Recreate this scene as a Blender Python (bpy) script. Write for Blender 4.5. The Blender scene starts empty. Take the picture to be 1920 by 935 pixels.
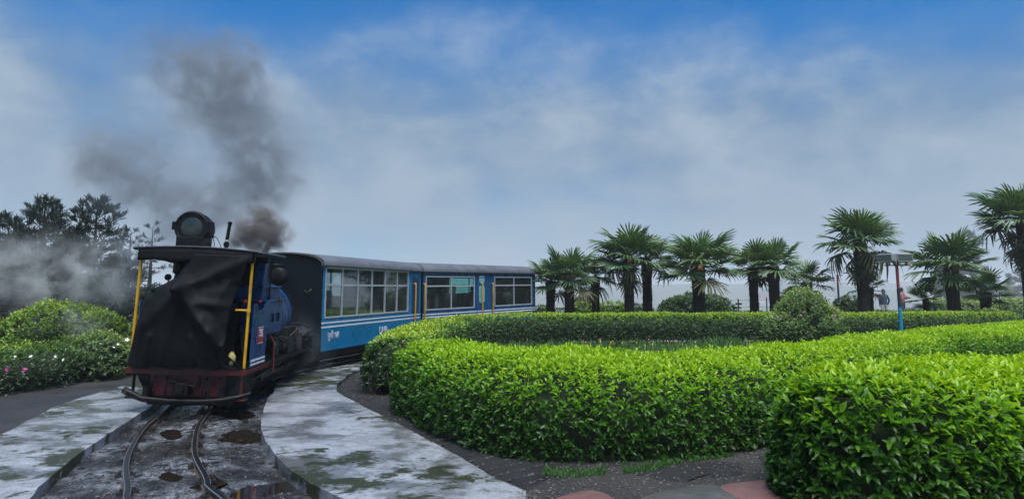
import bpy, math, random
import numpy as np
from mathutils import Vector, Matrix, noise
R = math.radians
rng = np.random.default_rng(7)
random.seed(7)
sc = bpy.context.scene
col = sc.collection

# ------------------------------------------------------------------ camera
FPX, CX, CY0 = 1200.0, 960.0, 396.0
TH = math.atan(144 / 1200)
CAMZ = 1.88
cam = bpy.data.cameras.new('camera')
cam.sensor_width = 36
cam.lens = 36 * FPX / 1920
cam.shift_y = -(467.5 - CY0) / 1920
cam.clip_start = 0.05
cam.clip_end = 6000
camo = bpy.data.objects.new('camera', cam)
camo.location = (0, 0, CAMZ)
camo.rotation_euler = (math.pi / 2 + TH, 0, 0)
col.objects.link(camo)
sc.camera = camo

# ------------------------------------------------------------------ sun, exposure, sampling
SUN_EL, SUN_AZ = R(69), R(165)          # azimuth from +Y (away) towards +X
sun = bpy.data.lights.new('sun', 'SUN')
sun.energy = 3.0
sun.angle = R(42)
sun.color = (1.0, 0.985, 0.95)
suno = bpy.data.objects.new('sun', sun)
sdir = Vector((math.sin(SUN_AZ) * math.cos(SUN_EL), math.cos(SUN_AZ) * math.cos(SUN_EL), math.sin(SUN_EL)))
suno.rotation_euler = sdir.to_track_quat('Z', 'Y').to_euler()
suno.location = (0, 0, 30)
col.objects.link(suno)
sc.view_settings.view_transform = 'Standard'
sc.view_settings.look = 'None'
sc.view_settings.gamma = 1
sc.view_settings.use_curve_mapping = False
sc.view_settings.exposure = 1.0
cy = sc.cycles
cy.use_denoising = True
cy.max_bounces = 7
cy.diffuse_bounces = 3
cy.glossy_bounces = 3
cy.transmission_bounces = 4
cy.transparent_max_bounces = 12
cy.volume_bounces = 3
cy.volume_step_rate = 0.5
cy.volume_max_steps = 128
cy.use_adaptive_sampling = True
cy.adaptive_threshold = 0.02
cy.caustics_reflective = False
cy.caustics_refractive = False
cy.sample_clamp_indirect = 6

# ------------------------------------------------------------------ node helpers
def nn(nt, typ, ins=None, **props):
    n = nt.nodes.new(typ)
    for k, v in props.items():
        setattr(n, k, v)
    if ins:
        for k, v in ins.items():
            if isinstance(v, bpy.types.NodeSocket):
                nt.links.new(v, n.inputs[k])
            else:
                n.inputs[k].default_value = v
    return n
def mth(nt, op, a, b=None, c=None, clamp=False):
    n = nt.nodes.new('ShaderNodeMath'); n.operation = op; n.use_clamp = clamp
    for i, v in enumerate((a, b, c)):
        if v is None: continue
        if isinstance(v, bpy.types.NodeSocket): nt.links.new(v, n.inputs[i])
        else: n.inputs[i].default_value = v
    return n.outputs[0]
def ramp(nt, fac, stops, interp='LINEAR'):
    n = nt.nodes.new('ShaderNodeValToRGB'); n.color_ramp.interpolation = interp
    el = n.color_ramp.elements
    while len(el) < len(stops): el.new(0.5)
    for e, (p, c) in zip(el, stops):
        e.position = p
        e.color = (c, c, c, 1) if isinstance(c, (int, float)) else (*c[:3], 1)
    nt.links.new(fac, n.inputs[0])
    return n.outputs[0]
def mixc(nt, fac, a, b, typ='MIX'):
    n = nt.nodes.new('ShaderNodeMix'); n.data_type = 'RGBA'; n.blend_type = typ
    for k, v in ((0, fac), (6, a), (7, b)):
        if isinstance(v, bpy.types.NodeSocket): nt.links.new(v, n.inputs[k])
        elif k == 0: n.inputs[0].default_value = v
        else: n.inputs[k].default_value = (*v[:3], 1)
    return n.outputs[2]
def tex(nt, scale, detail=4, rough=0.55, vec=None, dist=0.0):
    n = nn(nt, 'ShaderNodeTexNoise', {'Scale': scale, 'Detail': detail, 'Roughness': rough, 'Distortion': dist})
    if vec is not None: nt.links.new(vec, n.inputs['Vector'])
    return n.outputs[0]
def pos(nt, scale=None):
    g = nt.nodes.new('ShaderNodeNewGeometry').outputs['Position']
    if scale is None: return g
    m = nn(nt, 'ShaderNodeMapping', {'Vector': g, 'Scale': scale})
    return m.outputs[0]
def objc(nt):
    return nt.nodes.new('ShaderNodeTexCoord').outputs['Object']
def newmat(name):
    m = bpy.data.materials.new(name); m.use_nodes = True
    nt = m.node_tree; b = nt.nodes['Principled BSDF']
    return m, nt, b
def bump(nt, b, h, strength=0.3, dist=0.02):
    n = nn(nt, 'ShaderNodeBump', {'Height': h, 'Strength': strength, 'Distance': dist})
    nt.links.new(n.outputs[0], b.inputs['Normal'])
MATS = {}
def simple(name, c, rough=0.5, metal=0.0, var=0.25, scale=6.0, dirt=None, bmp=0.0, spec=0.5):
    """painted / plain surface with mottled tone, optional grime, fine relief"""
    if name in MATS: return MATS[name]
    m, nt, b = newmat(name)
    v = objc(nt)
    n1 = tex(nt, scale, 6, 0.6, v)
    lo = tuple(x * (1 - var) for x in c); hi = tuple(min(1, x * (1 + var)) for x in c)
    cc = ramp(nt, n1, [(0.3, lo), (0.7, hi)])
    if dirt:
        n2 = tex(nt, scale * 0.45, 8, 0.7, v, 0.6)
        cc = mixc(nt, ramp(nt, n2, [(0.52, 0.0), (0.72, dirt[1])]), cc, dirt[0])
    nt.links.new(cc, b.inputs['Base Color'])
    r = ramp(nt, tex(nt, scale * 1.7, 5, 0.6, v), [(0.3, max(0.02, rough - 0.12)), (0.7, min(1, rough + 0.12))])
    nt.links.new(r, b.inputs['Roughness'])
    b.inputs['Metallic'].default_value = metal
    b.inputs['Specular IOR Level'].default_value = spec
    if bmp: bump(nt, b, tex(nt, scale * 6, 4, 0.6, v), bmp, 0.01)
    MATS[name] = m
    return m

# ------------------------------------------------------------------ world
def build_world():
    w = bpy.data.worlds.new('World'); sc.world = w; w.use_nodes = True
    nt = w.node_tree; bg = nt.nodes['Background']
    sky = nn(nt, 'ShaderNodeTexSky', sky_type='NISHITA', sun_disc=False)
    sky.sun_elevation = SUN_EL; sky.sun_rotation = SUN_AZ
    sky.altitude = 2100; sky.air_density = 1.3; sky.dust_density = 0.6; sky.ozone_density = 2.5
    d = nt.nodes.new('ShaderNodeTexCoord').outputs['Generated']
    z = nn(nt, 'ShaderNodeSeparateXYZ', {0: d}).outputs[2]
    st = nn(nt, 'ShaderNodeMapping', {'Vector': d, 'Scale': (1, 1, 1.7)}).outputs[0]
    big = tex(nt, 2.2, 9, 0.56, st, 0.15)
    fine = tex(nt, 5.0, 10, 0.6, st, 0.12)
    # cloud deck: closed low down (cloud drifting over the ridge), breaking up overhead
    low = nn(nt, 'ShaderNodeMapRange', {0: z, 1: 0.20, 2: 0.47, 3: 1.0, 4: 0.0}, interpolation_type='SMOOTHSTEP').outputs[0]
    brk = mth(nt, 'ADD', mth(nt, 'MULTIPLY', big, 0.8), mth(nt, 'MULTIPLY', fine, 0.35))
    cov = mth(nt, 'ADD', mth(nt, 'MULTIPLY', low, 0.85), mth(nt, 'MULTIPLY', mth(nt, 'SUBTRACT', brk, 0.5), 1.35))
    cov = nn(nt, 'ShaderNodeMapRange', {0: cov, 1: 0.12, 2: 0.98, 3: 0.0, 4: 1.0}, interpolation_type='SMOOTHSTEP').outputs[0]
    base_t = nn(nt, 'ShaderNodeMapRange', {0: z, 1: 0.0, 2: 0.36, 3: 0.95, 4: 0.0}, interpolation_type='SMOOTHSTEP').outputs[0]
    tone = mth(nt, 'ADD', mth(nt, 'MULTIPLY', fine, 0.55), mth(nt, 'MULTIPLY', big, 0.45))
    tone = mth(nt, 'ADD', mth(nt, 'MULTIPLY', tone, mth(nt, 'SUBTRACT', 1.0, base_t)), mth(nt, 'MULTIPLY', base_t, 0.62))
    cl = ramp(nt, tone, [(0.34, (0.60, 1.14, 1.98)), (0.50, (1.08, 1.64, 2.42)), (0.64, (2.12, 2.60, 3.15))])
    skyc = mixc(nt, 1.0, sky.outputs[0], (0.05, 0.42, 0.70), 'MULTIPLY')
    c = mixc(nt, cov, skyc, cl)
    nt.links.new(c, bg.inputs[0])
    bg.inputs[1].default_value = 0.1
build_world()

# ------------------------------------------------------------------ layout helpers
def at(px, py, z=0.0):
    x = (px - CX) / FPX; u = (CY0 - py) / FPX
    yf = math.cos(TH) - u * math.sin(TH); zu = math.sin(TH) + u * math.cos(TH)
    t = (z - CAMZ) / zu
    return Vector((x * t, yf * t, z))
def atY(px, py, Y):
    x = (px - CX) / FPX; u = (CY0 - py) / FPX
    yf = math.cos(TH) - u * math.sin(TH); zu = math.sin(TH) + u * math.cos(TH)
    t = Y / yf
    return Vector((x * t, Y, CAMZ + zu * t))
def spline(pts, n, closed=False):
    """Catmull-Rom through pts, resampled to n points evenly along its length"""
    P = np.array([tuple(p) for p in pts], float)
    if closed: Q = np.vstack([P[-1], P, P[0], P[1]])
    else: Q = np.vstack([2 * P[0] - P[1], P, 2 * P[-1] - P[-2]])
    out = []
    for i in range(1, len(Q) - 2):
        p0, p1, p2, p3 = Q[i - 1], Q[i], Q[i + 1], Q[i + 2]
        for t in np.linspace(0, 1, 24, endpoint=False):
            out.append(0.5 * ((2 * p1) + (p2 - p0) * t + (2 * p0 - 5 * p1 + 4 * p2 - p3) * t * t + (3 * p1 - p0 - 3 * p2 + p3) * t ** 3))
    out.append(Q[-2])
    out = np.array(out)
    s = np.r_[0, np.cumsum(np.linalg.norm(np.diff(out, axis=0), axis=1))]
    q = np.linspace(0, s[-1], n)
    return np.stack([np.interp(q, s, out[:, k]) for k in range(out.shape[1])], 1)

def tag(o, label=None, cat=None, group=None, kind=None):
    if label: o['label'] = label
    if cat: o['category'] = cat
    if group: o['group'] = group
    if kind: o['kind'] = kind
    return o
def empty(name, loc=(0, 0, 0), rot=(0, 0, 0), parent=None):
    o = bpy.data.objects.new(name, None); o.empty_display_size = 0.2
    o.location = loc; o.rotation_euler = rot; o.parent = parent
    col.objects.link(o)
    return o
def link(name, me, mat=None, parent=None):
    o = bpy.data.objects.new(name, me); col.objects.link(o)
    if mat is not None and len(me.materials) == 0: me.materials.append(mat)
    o.parent = parent
    return o

class MB:
    """collects shapes, builds them as one mesh object"""
    def __init__(s): s.v = []; s.f = []; s.mi = []; s.cur = 0
    def add(s, v, f, M=None):
        k = len(s.v)
        if M is not None: v = [tuple(M @ Vector(p)) for p in v]
        s.v += [tuple(p) for p in v]
        s.f += [tuple(i + k for i in q) for q in f]
        s.mi += [s.cur] * len(f)
        return s
    def box(s, c, d, M=None, rot=None):
        x, y, z = d[0] / 2, d[1] / 2, d[2] / 2
        v = [(-x, -y, -z), (x, -y, -z), (x, y, -z), (-x, y, -z), (-x, -y, z), (x, -y, z), (x, y, z), (-x, y, z)]
        f = [(3, 2, 1, 0), (4, 5, 6, 7), (0, 1, 5, 4), (1, 2, 6, 5), (2, 3, 7, 6), (3, 0, 4, 7)]
        T = Matrix.Translation(c)
        if rot is not None:
            from mathutils import Euler
            T = T @ Euler(rot).to_matrix().to_4x4()
        if M is not None: T = M @ T
        return s.add(v, f, T)
    def b2(s, a, b):                       # box by two corners
        c = [(p + q) / 2 for p, q in zip(a, b)]; d = [abs(p - q) for p, q in zip(a, b)]
        return s.box(c, d)
    def tube(s, pts, r, n=8, caps=True):
        P = [Vector(p) for p in pts]; m = len(P)
        rs = r if isinstance(r, (list, tuple, np.ndarray)) else [r] * m
        v = []; f = []
        ref = None
        for i, p in enumerate(P):
            t = (P[min(i + 1, m - 1)] - P[max(i - 1, 0)])
            t = t.normalized() if t.length > 1e-9 else Vector((0, 0, 1))
            if ref is None:
                ref = Vector((0, 0, 1)) if abs(t.z) < 0.9 else Vector((1, 0, 0))
            a = (ref - t * ref.dot(t)).normalized(); ref = a
            b = t.cross(a)
            for k in range(n):
                th = 2 * math.pi * k / n
                v.append(tuple(p + (a * math.cos(th) + b * math.sin(th)) * rs[i]))
        for i in range(m - 1):
            for k in range(n):
                f.append((i * n + k, i * n + (k + 1) % n, (i + 1) * n + (k + 1) % n, (i + 1) * n + k))
        if caps:
            f.append(tuple(range(n - 1, -1, -1))); f.append(tuple((m - 1) * n + k for k in range(n)))
        return s.add(v, f)
    def lathe(s, prof, n=24, M=None):      # prof: (r, z) list, about local z
        v = []; f = []; m = len(prof)
        for r, z in prof:
            for k in range(n):
                th = 2 * math.pi * k / n
                v.append((r * math.cos(th), r * math.sin(th), z))
        for i in range(m - 1):
            for k in range(n):
                f.append((i * n + k, i * n + (k + 1) % n, (i + 1) * n + (k + 1) % n, (i + 1) * n + k))
        f.append(tuple(range(n - 1, -1, -1))); f.append(tuple((m - 1) * n + k for k in range(n)))
        return s.add(v, f, M)
    def prism(s, poly, a, b, axis='y'):    # polygon in the other two axes, extruded a..b
        n = len(poly); v = []
        for t in (a, b):
            for p, q in poly:
                v.append({'y': (p, t, q), 'x': (t, p, q), 'z': (p, q, t)}[axis])
        f = [tuple(range(n)), tuple(range(2 * n - 1, n - 1, -1))]
        f += [(i, n + i, n + (i + 1) % n, (i + 1) % n) for i in range(n)]
        return s.add(v, f)
    def grid(s, G, closed=False):          # G[i][j] points
        n, m = len(G), len(G[0]); v = [tuple(p) for r in G for p in r]
        f = []
        for i in range(n - 1):
            for j in range(m - 1 if not closed else m):
                f.append((i * m + j, i * m + (j + 1) % m, (i + 1) * m + (j + 1) % m, (i + 1) * m + j))
        return s.add(v, f)
    def mesh(s, name, mats=(), smooth=False, fix=True):
        me = bpy.data.meshes.new(name)
        me.from_pydata(s.v, [], s.f)
        for m in mats: me.materials.append(m)
        if any(s.mi): me.polygons.foreach_set('material_index', s.mi)
        if fix:
            import bmesh
            bm = bmesh.new(); bm.from_mesh(me)
            bmesh.ops.recalc_face_normals(bm, faces=bm.faces); bm.to_mesh(me); bm.free()
        if smooth:
            me.polygons.foreach_set('use_smooth', [True] * len(me.polygons))
            me.set_sharp_from_angle(angle=R(smooth if smooth is not True else 40))
        me.update()
        return me
    def build(s, name, mat, parent=None, bevel=0.0, smooth=False, fix=True):
        mats = mat if isinstance(mat, (list, tuple)) else (mat,)
        o = link(name, s.mesh(name, mats, smooth, fix), None, parent)
        if bevel:
            b = o.modifiers.new('bevel', 'BEVEL'); b.width = bevel; b.segments = 2; b.limit_method = 'ANGLE'
        return o

def ytube(r_prof, x, z, n=24):
    """matrix that lays a lathe (local z) along +y through (x, z)"""
    return Matrix.Translation((x, 0, z)) @ Matrix.Rotation(-math.pi / 2, 4, 'X')
def text_mesh(body, size, name='lettering', extrude=0.003):
    cu = bpy.data.curves.new(name, 'FONT'); cu.body = body; cu.size = size; cu.extrude = extrude
    cu.align_x = 'CENTER'; cu.align_y = 'CENTER'; cu.resolution_u = 3
    o = bpy.data.objects.new(name, cu); col.objects.link(o)
    dg = bpy.context.evaluated_depsgraph_get()
    me = bpy.data.meshes.new_from_object(o.evaluated_get(dg))
    bpy.data.objects.remove(o); bpy.data.curves.remove(cu)
    return me

# ------------------------------------------------------------------ foliage helpers
LEAF8 = (np.array([[0, 0, 0], [-.42, .30, .10], [0, .30, 0], [.42, .30, .10], [-.36, .66, .06], [0, .66, -.02], [.36, .66, .06], [0, 1, -.12]]),
         [(0, 2, 1), (0, 3, 2), (1, 2, 5, 4), (2, 3, 6, 5), (4, 5, 7), (5, 6, 7)])
LEAF4 = (np.array([[0, 0, 0], [-.5, .5, .12], [.5, .5, .12], [0, 1, -.05], [0, .5, 0]]),
         [(0, 4, 1), (0, 2, 4), (1, 4, 3), (4, 2, 3)])
LEAF2 = (np.array([[0, 0, 0], [-.5, .45, .0], [.5, .45, .0], [0, 1, 0]]), [(0, 2, 3, 1)])
def norm(a): return a / np.maximum(np.linalg.norm(a, axis=1, keepdims=True), 1e-9)
def leaf_frames(P, D, Nn):
    D = norm(D); X = norm(np.cross(D, Nn)); Z = np.cross(X, D)
    return X, D, Z
def leaf_cloud(name, P, D, Nn, L, W, tint, mat, parent=None, templ=LEAF8):
    tv, tf = templ; n = len(P); k = len(tv)
    X, Y, Z = leaf_frames(P, D, Nn)
    V = (P[:, None, :] + X[:, None, :] * (tv[None, :, 0, None] * W[:, None, None])
         + Y[:, None, :] * (tv[None, :, 1, None] * L[:, None, None]) + Z[:, None, :] * (tv[None, :, 2, None] * L[:, None, None]))
    me = bpy.data.meshes.new(name)
    me.vertices.add(n * k); me.vertices.foreach_set('co', V.astype(np.float32).ravel())
    sizes = np.array([len(f) for f in tf]); flat = np.concatenate([np.array(f) for f in tf])
    loops = (flat[None, :] + (np.arange(n) * k)[:, None]).ravel().astype(np.int32)
    starts = (np.r_[0, np.cumsum(sizes)[:-1]][None, :] + (np.arange(n) * len(flat))[:, None]).ravel().astype(np.int32)
    me.loops.add(len(loops)); me.loops.foreach_set('vertex_index', loops)
    me.polygons.add(n * len(tf)); me.polygons.foreach_set('loop_start', starts)
    me.polygons.foreach_set('use_smooth', np.ones(n * len(tf), bool))
    a = me.attributes.new('tint', 'FLOAT', 'POINT'); a.data.foreach_set('value', np.repeat(tint, k).astype(np.float32))
    me.update(calc_edges=True)
    return link(name, me, mat, parent)

def leaf_mat(name, stops, rough=0.35, trans=0.35, spec=0.5, objrand=0.0):
    """leaf: tint attribute through a ramp (old leaf .. young shoot), some light passing through the blade"""
    if name in MATS: return MATS[name]
    m, nt, b = newmat(name)
    t = nn(nt, 'ShaderNodeAttribute', attribute_name='tint').outputs['Fac']
    if objrand:
        r = nt.nodes.new('ShaderNodeObjectInfo').outputs['Random']
        t = mth(nt, 'ADD', t, mth(nt, 'MULTIPLY', mth(nt, 'SUBTRACT', r, 0.5), objrand), clamp=True)
    c = ramp(nt, t, stops)
    nt.links.new(c, b.inputs['Base Color'])
    b.inputs['Roughness'].default_value = rough
    b.inputs['Specular IOR Level'].default_value = spec
    tr = nn(nt, 'ShaderNodeBsdfTranslucent', {'Color': mixc(nt, 1.0, c, (1.25, 1.15, 0.45), 'MULTIPLY')})
    mx = nn(nt, 'ShaderNodeMixShader', {0: trans, 1: b.outputs[0], 2: tr.outputs[0]})
    nt.links.new(mx.outputs[0], nt.nodes['Material Output'].inputs[0])
    MATS[name] = m
    return m

def shoots(P, Nn, k, Lm, rise, updraft=0.5, spread=0.9, tint0=0.1, tint1=0.9, stem=0.06, seed=0, aspect=0.5):
    """at each surface point a short shoot with k leaves set round it; returns leaf arrays"""
    g = np.random.default_rng(seed); n = len(P)
    S = norm(Nn * 0.9 + np.array([0, 0, updraft]) + g.normal(0, .28, (n, 3)))
    a = norm(np.cross(S, g.normal(0, 1, (n, 3)))); b = np.cross(S, a)
    ph = g.uniform(0, 6.28, n)
    st = stem * g.uniform(.5, 1.6, n)
    out = [[] for _ in range(6)]
    for i in range(k):
        t = i / max(1, k - 1)
        th = ph + i * 2.4
        rad = a * np.cos(th)[:, None] + b * np.sin(th)[:, None]
        open_ = spread * (1 - 0.45 * t) * g.uniform(.7, 1.3, n)
        D = norm(S * (0.35 + 0.5 * t) + rad * open_[:, None] + np.array([0, 0, -.12]) + g.normal(0, .12, (n, 3)))
        N2 = norm(S * 0.9 - rad * 0.3 + np.array([0, 0, .45]) + g.normal(0, .3, (n, 3)))
        L = Lm * (1.1 - 0.45 * t) * g.uniform(.5, 1.4, n)
        out[0].append(P + S * (st * (t * 1.0 - 0.35) * rise)[:, None]); out[1].append(D); out[2].append(N2)
        out[3].append(L); out[4].append(L * aspect * g.uniform(.8, 1.2, n))
        out[5].append(np.clip(tint0 + (tint1 - tint0) * t + g.normal(0, .13, n), 0, 1))
    return [np.concatenate(o) for o in out]
def fbm(P, s, oct=3, off=0.0):
    return np.array([noise.fractal(Vector((p[0] * s + off, p[1] * s, p[2] * s)), 1.0, 2.0, oct) for p in P])

def hedge_surface(cl, hw, h, z0, expo=3.6, ends=(True, True), lump=0.05, ns=None, na=25, seed=0.0, er=0.75):
    """band hedge: centreline, half width, clipped cross-section; returns grid points & normals [i,j,3]"""
    cl = np.array(cl, float); hw = np.array(hw, float)
    L = np.linalg.norm(np.diff(cl, axis=0), axis=1).sum()
    ns = ns or max(12, int(L / 0.22))
    C = spline(np.c_[cl, hw], ns); w = C[:, 2]; C = C[:, :2]
    T = np.gradient(C, axis=0); T /= np.linalg.norm(T, axis=1, keepdims=True)
    Nr = np.stack([T[:, 1], -T[:, 0]], 1)
    s = np.linspace(0, L, ns)
    er = min(er, L * 0.25)
    k = np.ones(ns)
    if ends[0]: k *= np.clip(1 - np.clip(1 - s / er, 0, 1) ** 3.2, 0.0, 1) ** 0.5
    if ends[1]: k *= np.clip(1 - np.clip(1 - (L - s) / er, 0, 1) ** 3.2, 0.0, 1) ** 0.5
    th = np.linspace(0, math.pi, na)
    cx = np.sign(np.cos(th)) * np.abs(np.cos(th)) ** (2 / expo); cz = np.abs(np.sin(th)) ** (2 / expo)
    kz = 0.55 + 0.45 * np.clip(k * 1.4, 0, 1)
    G = np.zeros((ns, na, 3))
    for i in range(ns):
        G[i, :, :2] = C[i] + Nr[i] * (cx * w[i] * max(k[i], 0.02))[:, None]
        G[i, :, 2] = z0 + (h * kz[i]) * cz
    Nn = np.cross(np.gradient(G, axis=0), np.gradient(G, axis=1))
    Nn /= np.maximum(np.linalg.norm(Nn, axis=2, keepdims=True), 1e-9)
    cen = np.concatenate([np.repeat(C[:, None, :], na, 1), np.full((ns, na, 1), z0 + h * .4)], 2)
    flip = np.sign(((G - cen) * Nn).sum(2, keepdims=True)); flip[flip == 0] = 1
    Nn *= flip
    d = fbm(G.reshape(-1, 3), 1.1, 3, seed).reshape(ns, na) * lump + fbm(G.reshape(-1, 3), 3.3, 2, seed + 9).reshape(ns, na) * lump * .5
    G = G + Nn * d[:, :, None]
    return G, Nn
def sample_grid(G, Nn, dens, seed, fn=None):
    g = np.random.default_rng(seed)
    a, b, c, d = G[:-1, :-1], G[1:, :-1], G[1:, 1:], G[:-1, 1:]
    area = 0.5 * np.linalg.norm(np.cross(c - a, d - b), axis=2)
    w = area * dens
    if fn is not None: w = w * fn(0.25 * (a + b + c + d), Nn[:-1, :-1])
    cnt = np.floor(w + g.uniform(0, 1, w.shape)).astype(int)
    idx = np.repeat(np.arange(cnt.size), cnt.ravel()); i, j = np.unravel_index(idx, cnt.shape)
    u, v = g.uniform(0, 1, (2, len(i), 1))
    P = (G[i, j] * (1 - u) + G[i + 1, j] * u) * (1 - v) + (G[i, j + 1] * (1 - u) + G[i + 1, j + 1] * u) * v
    N2 = (Nn[i, j] * (1 - u) + Nn[i + 1, j] * u) * (1 - v) + (Nn[i, j + 1] * (1 - u) + Nn[i + 1, j + 1] * u) * v
    return P, norm(N2)
# ================================================================== materials of the setting
def m_ground():
    m, nt, b = newmat('ground_grass')
    p = pos(nt)
    n1 = tex(nt, 0.35, 6, 0.6, p); n2 = tex(nt, 9, 5, 0.6, p)
    c = mixc(nt, ramp(nt, n1, [(0.35, 0.0), (0.65, 1.0)]), (0.035, 0.05, 0.016), (0.055, 0.075, 0.02))
    c = mixc(nt, ramp(nt, n2, [(0.4, 0.0), (0.7, 0.6)]), c, (0.06, 0.05, 0.035))
    nt.links.new(c, b.inputs['Base Color']); b.inputs['Roughness'].default_value = 0.8
    bump(nt, b, n2, 0.6, 0.05)
    return m
def m_concrete(name, base=(0.32, 0.343, 0.378), moss=0.97, seed=0.0, stretch=(0.8, 1.0, 1.0)):
    """wet concrete: thin water film (smooth), drier gritty areas, moss and dirt collecting in patches"""
    m, nt, b = newmat(name)
    p = nn(nt, 'ShaderNodeMapping', {'Vector': pos(nt), 'Scale': stretch, 'Location': (seed, seed * .7, 0), 'Rotation': (0, 0, 0.4)}).outputs[0]
    n1 = tex(nt, 1.3, 9, 0.66, p, 0.25); n2 = tex(nt, 4.5, 8, 0.68, p, 0.2); n3 = tex(nt, 60, 4, 0.6, p)
    c = mixc(nt, ramp(nt, n2, [(0.3, 0.0), (0.7, 1.0)]), tuple(x * .62 for x in base), tuple(x * 1.3 for x in base))
    c = mixc(nt, ramp(nt, n3, [(0.5, 0.0), (0.72, 0.5)]), c, (0.05, 0.052, 0.055))
    film = ramp(nt, mth(nt, 'ADD', mth(nt, 'MULTIPLY', n1, 0.75), mth(nt, 'MULTIPLY', n2, 0.25)), [(0.475, 0.0), (0.555, 1.0)])
    c = mixc(nt, mth(nt, 'MULTIPLY', film, 0.82), c, (0.06, 0.063, 0.066))
    big = tex(nt, 0.5, 3, 0.5, p); br = tex(nt, 3.4, 9, 0.72, p, 0.4)
    ms = ramp(nt, mth(nt, 'ADD', mth(nt, 'MULTIPLY', big, 0.5), mth(nt, 'MULTIPLY', br, 0.5)), [(0.505, 0.0), (0.545, moss)])
    c = mixc(nt, ms, c, mixc(nt, n2, (0.012, 0.014, 0.008), (0.035, 0.042, 0.012)))
    nt.links.new(c, b.inputs['Base Color'])
    rgh = mth(nt, 'ADD', mth(nt, 'MULTIPLY', film, -0.13), mth(nt, 'ADD', 0.19, mth(nt, 'MULTIPLY', ms, 0.22)), clamp=True)
    nt.links.new(rgh, b.inputs['Roughness'])
    nt.links.new(mth(nt, 'SUBTRACT', 0.55, mth(nt, 'MULTIPLY', ms, 0.45), clamp=True), b.inputs['Specular IOR Level'])
    dry = mth(nt, 'SUBTRACT', 1.0, film)
    bump(nt, b, mth(nt, 'MULTIPLY', mth(nt, 'ADD', n3, mth(nt, 'MULTIPLY', n2, 1.4)), mth(nt, 'ADD', 0.10, dry)), 0.35, 0.012)
    return m
def m_trackbed():
    m, nt, b = newmat('trackbed_cinder')
    p = pos(nt)
    n1 = tex(nt, 1.1, 6, 0.6, p, 0.4); n2 = tex(nt, 7, 8, 0.72, p, 0.4); n3 = tex(nt, 55, 4, 0.65, p)
    c = mixc(nt, ramp(nt, n2, [(0.42, 0.0), (0.62, 1.0)]), (0.012, 0.013, 0.015), (0.30, 0.32, 0.35))
    c = mixc(nt, ramp(nt, n3, [(0.47, 0.0), (0.62, 0.9)]), c, (0.018, 0.018, 0.019))
    wet = ramp(nt, mth(nt, 'ADD', mth(nt, 'MULTIPLY', n1, .75), mth(nt, 'MULTIPLY', n2, .25)), [(0.465, 0.0), (0.535, 1.0)])
    c = mixc(nt, mth(nt, 'MULTIPLY', wet, 0.9), c, (0.017, 0.015, 0.014))
    nt.links.new(c, b.inputs['Base Color'])
    nt.links.new(mth(nt, 'ADD', 0.22, mth(nt, 'MULTIPLY', wet, -0.17)), b.inputs['Roughness'])
    bump(nt, b, mth(nt, 'ADD', mth(nt, 'MULTIPLY', n2, 1.2), n3), 0.55, 0.02)
    return m
def m_soil(name, a, b_, sc_=14, rough=0.75, grit=None, bm=0.8):
    m, nt, b = newmat(name)
    p = pos(nt)
    n1 = tex(nt, 1.3, 5, 0.6, p); n2 = tex(nt, sc_, 8, 0.7, p)
    c = mixc(nt, ramp(nt, n2, [(0.35, 0.0), (0.65, 1.0)]), a, b_)
    c = mixc(nt, ramp(nt, n1, [(0.4, 0.0), (0.7, 0.5)]), c, tuple(x * .6 for x in a))
    if grit:
        v = nn(nt, 'ShaderNodeTexVoronoi', {'Vector': p, 'Scale': 60.0})
        c = mixc(nt, mth(nt, 'MULTIPLY', ramp(nt, v.outputs['Distance'], [(0.15, 1.0), (0.45, 0.0)]), ramp(nt, tex(nt, 30, 2, .5, p), [(0.5, 0.0), (0.6, 0.8)])), c, grit)
    nt.links.new(c, b.inputs['Base Color'])
    nt.links.new(ramp(nt, n1, [(0.35, rough), (0.65, rough - 0.25)]), b.inputs['Roughness'])
    bump(nt, b, n2, bm, 0.03)
    return m

# ================================================================== ground sheet with the valley beyond
def terrain_z(x, y):
    r = math.hypot(x - 8, y - 14)
    z = np.interp(r, [0, 33, 40, 62, 120, 220, 400, 890, 1080, 1240, 1460, 1750, 2300, 5000], [0, 0, -1.2, -9, -30, -56, -66, -57, -40, -19, 4, 10, 14, 14])
    if r > 45:
        z += noise.fractal(Vector((x * .012, y * .012, 3)), 1, 2, 3) * min(3.0, (r - 45) * .03)
    if r > 1100:
        z += 9 * noise.fractal(Vector((x * .0022, y * .0022, 8)), 1, 2, 3) * min(1, (r - 1100) / 500)
    return z - 0.03
mb = MB()
rings = [0.01, 6, 12, 18, 24, 29, 33, 36, 40, 46, 54, 62, 75, 95, 120, 150, 180, 210, 250, 300, 360, 420, 500, 580, 660, 760, 860, 940, 1020, 1100, 1180, 1260, 1340, 1420, 1500, 1620, 1800, 2050, 2400, 2800, 3300]
G = []
for r in rings:
    G.append([(8 + r * math.cos(a), 14 + r * math.sin(a), terrain_z(8 + r * math.cos(a), 14 + r * math.sin(a))) for a in np.linspace(0, 2 * math.pi, 73)[:-1]])
mb.grid(G, closed=True)
tag(mb.build('ground', m_ground(), smooth=60), 'grassy ground of the garden terrace falling into the valley', 'ground', kind='structure')

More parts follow.
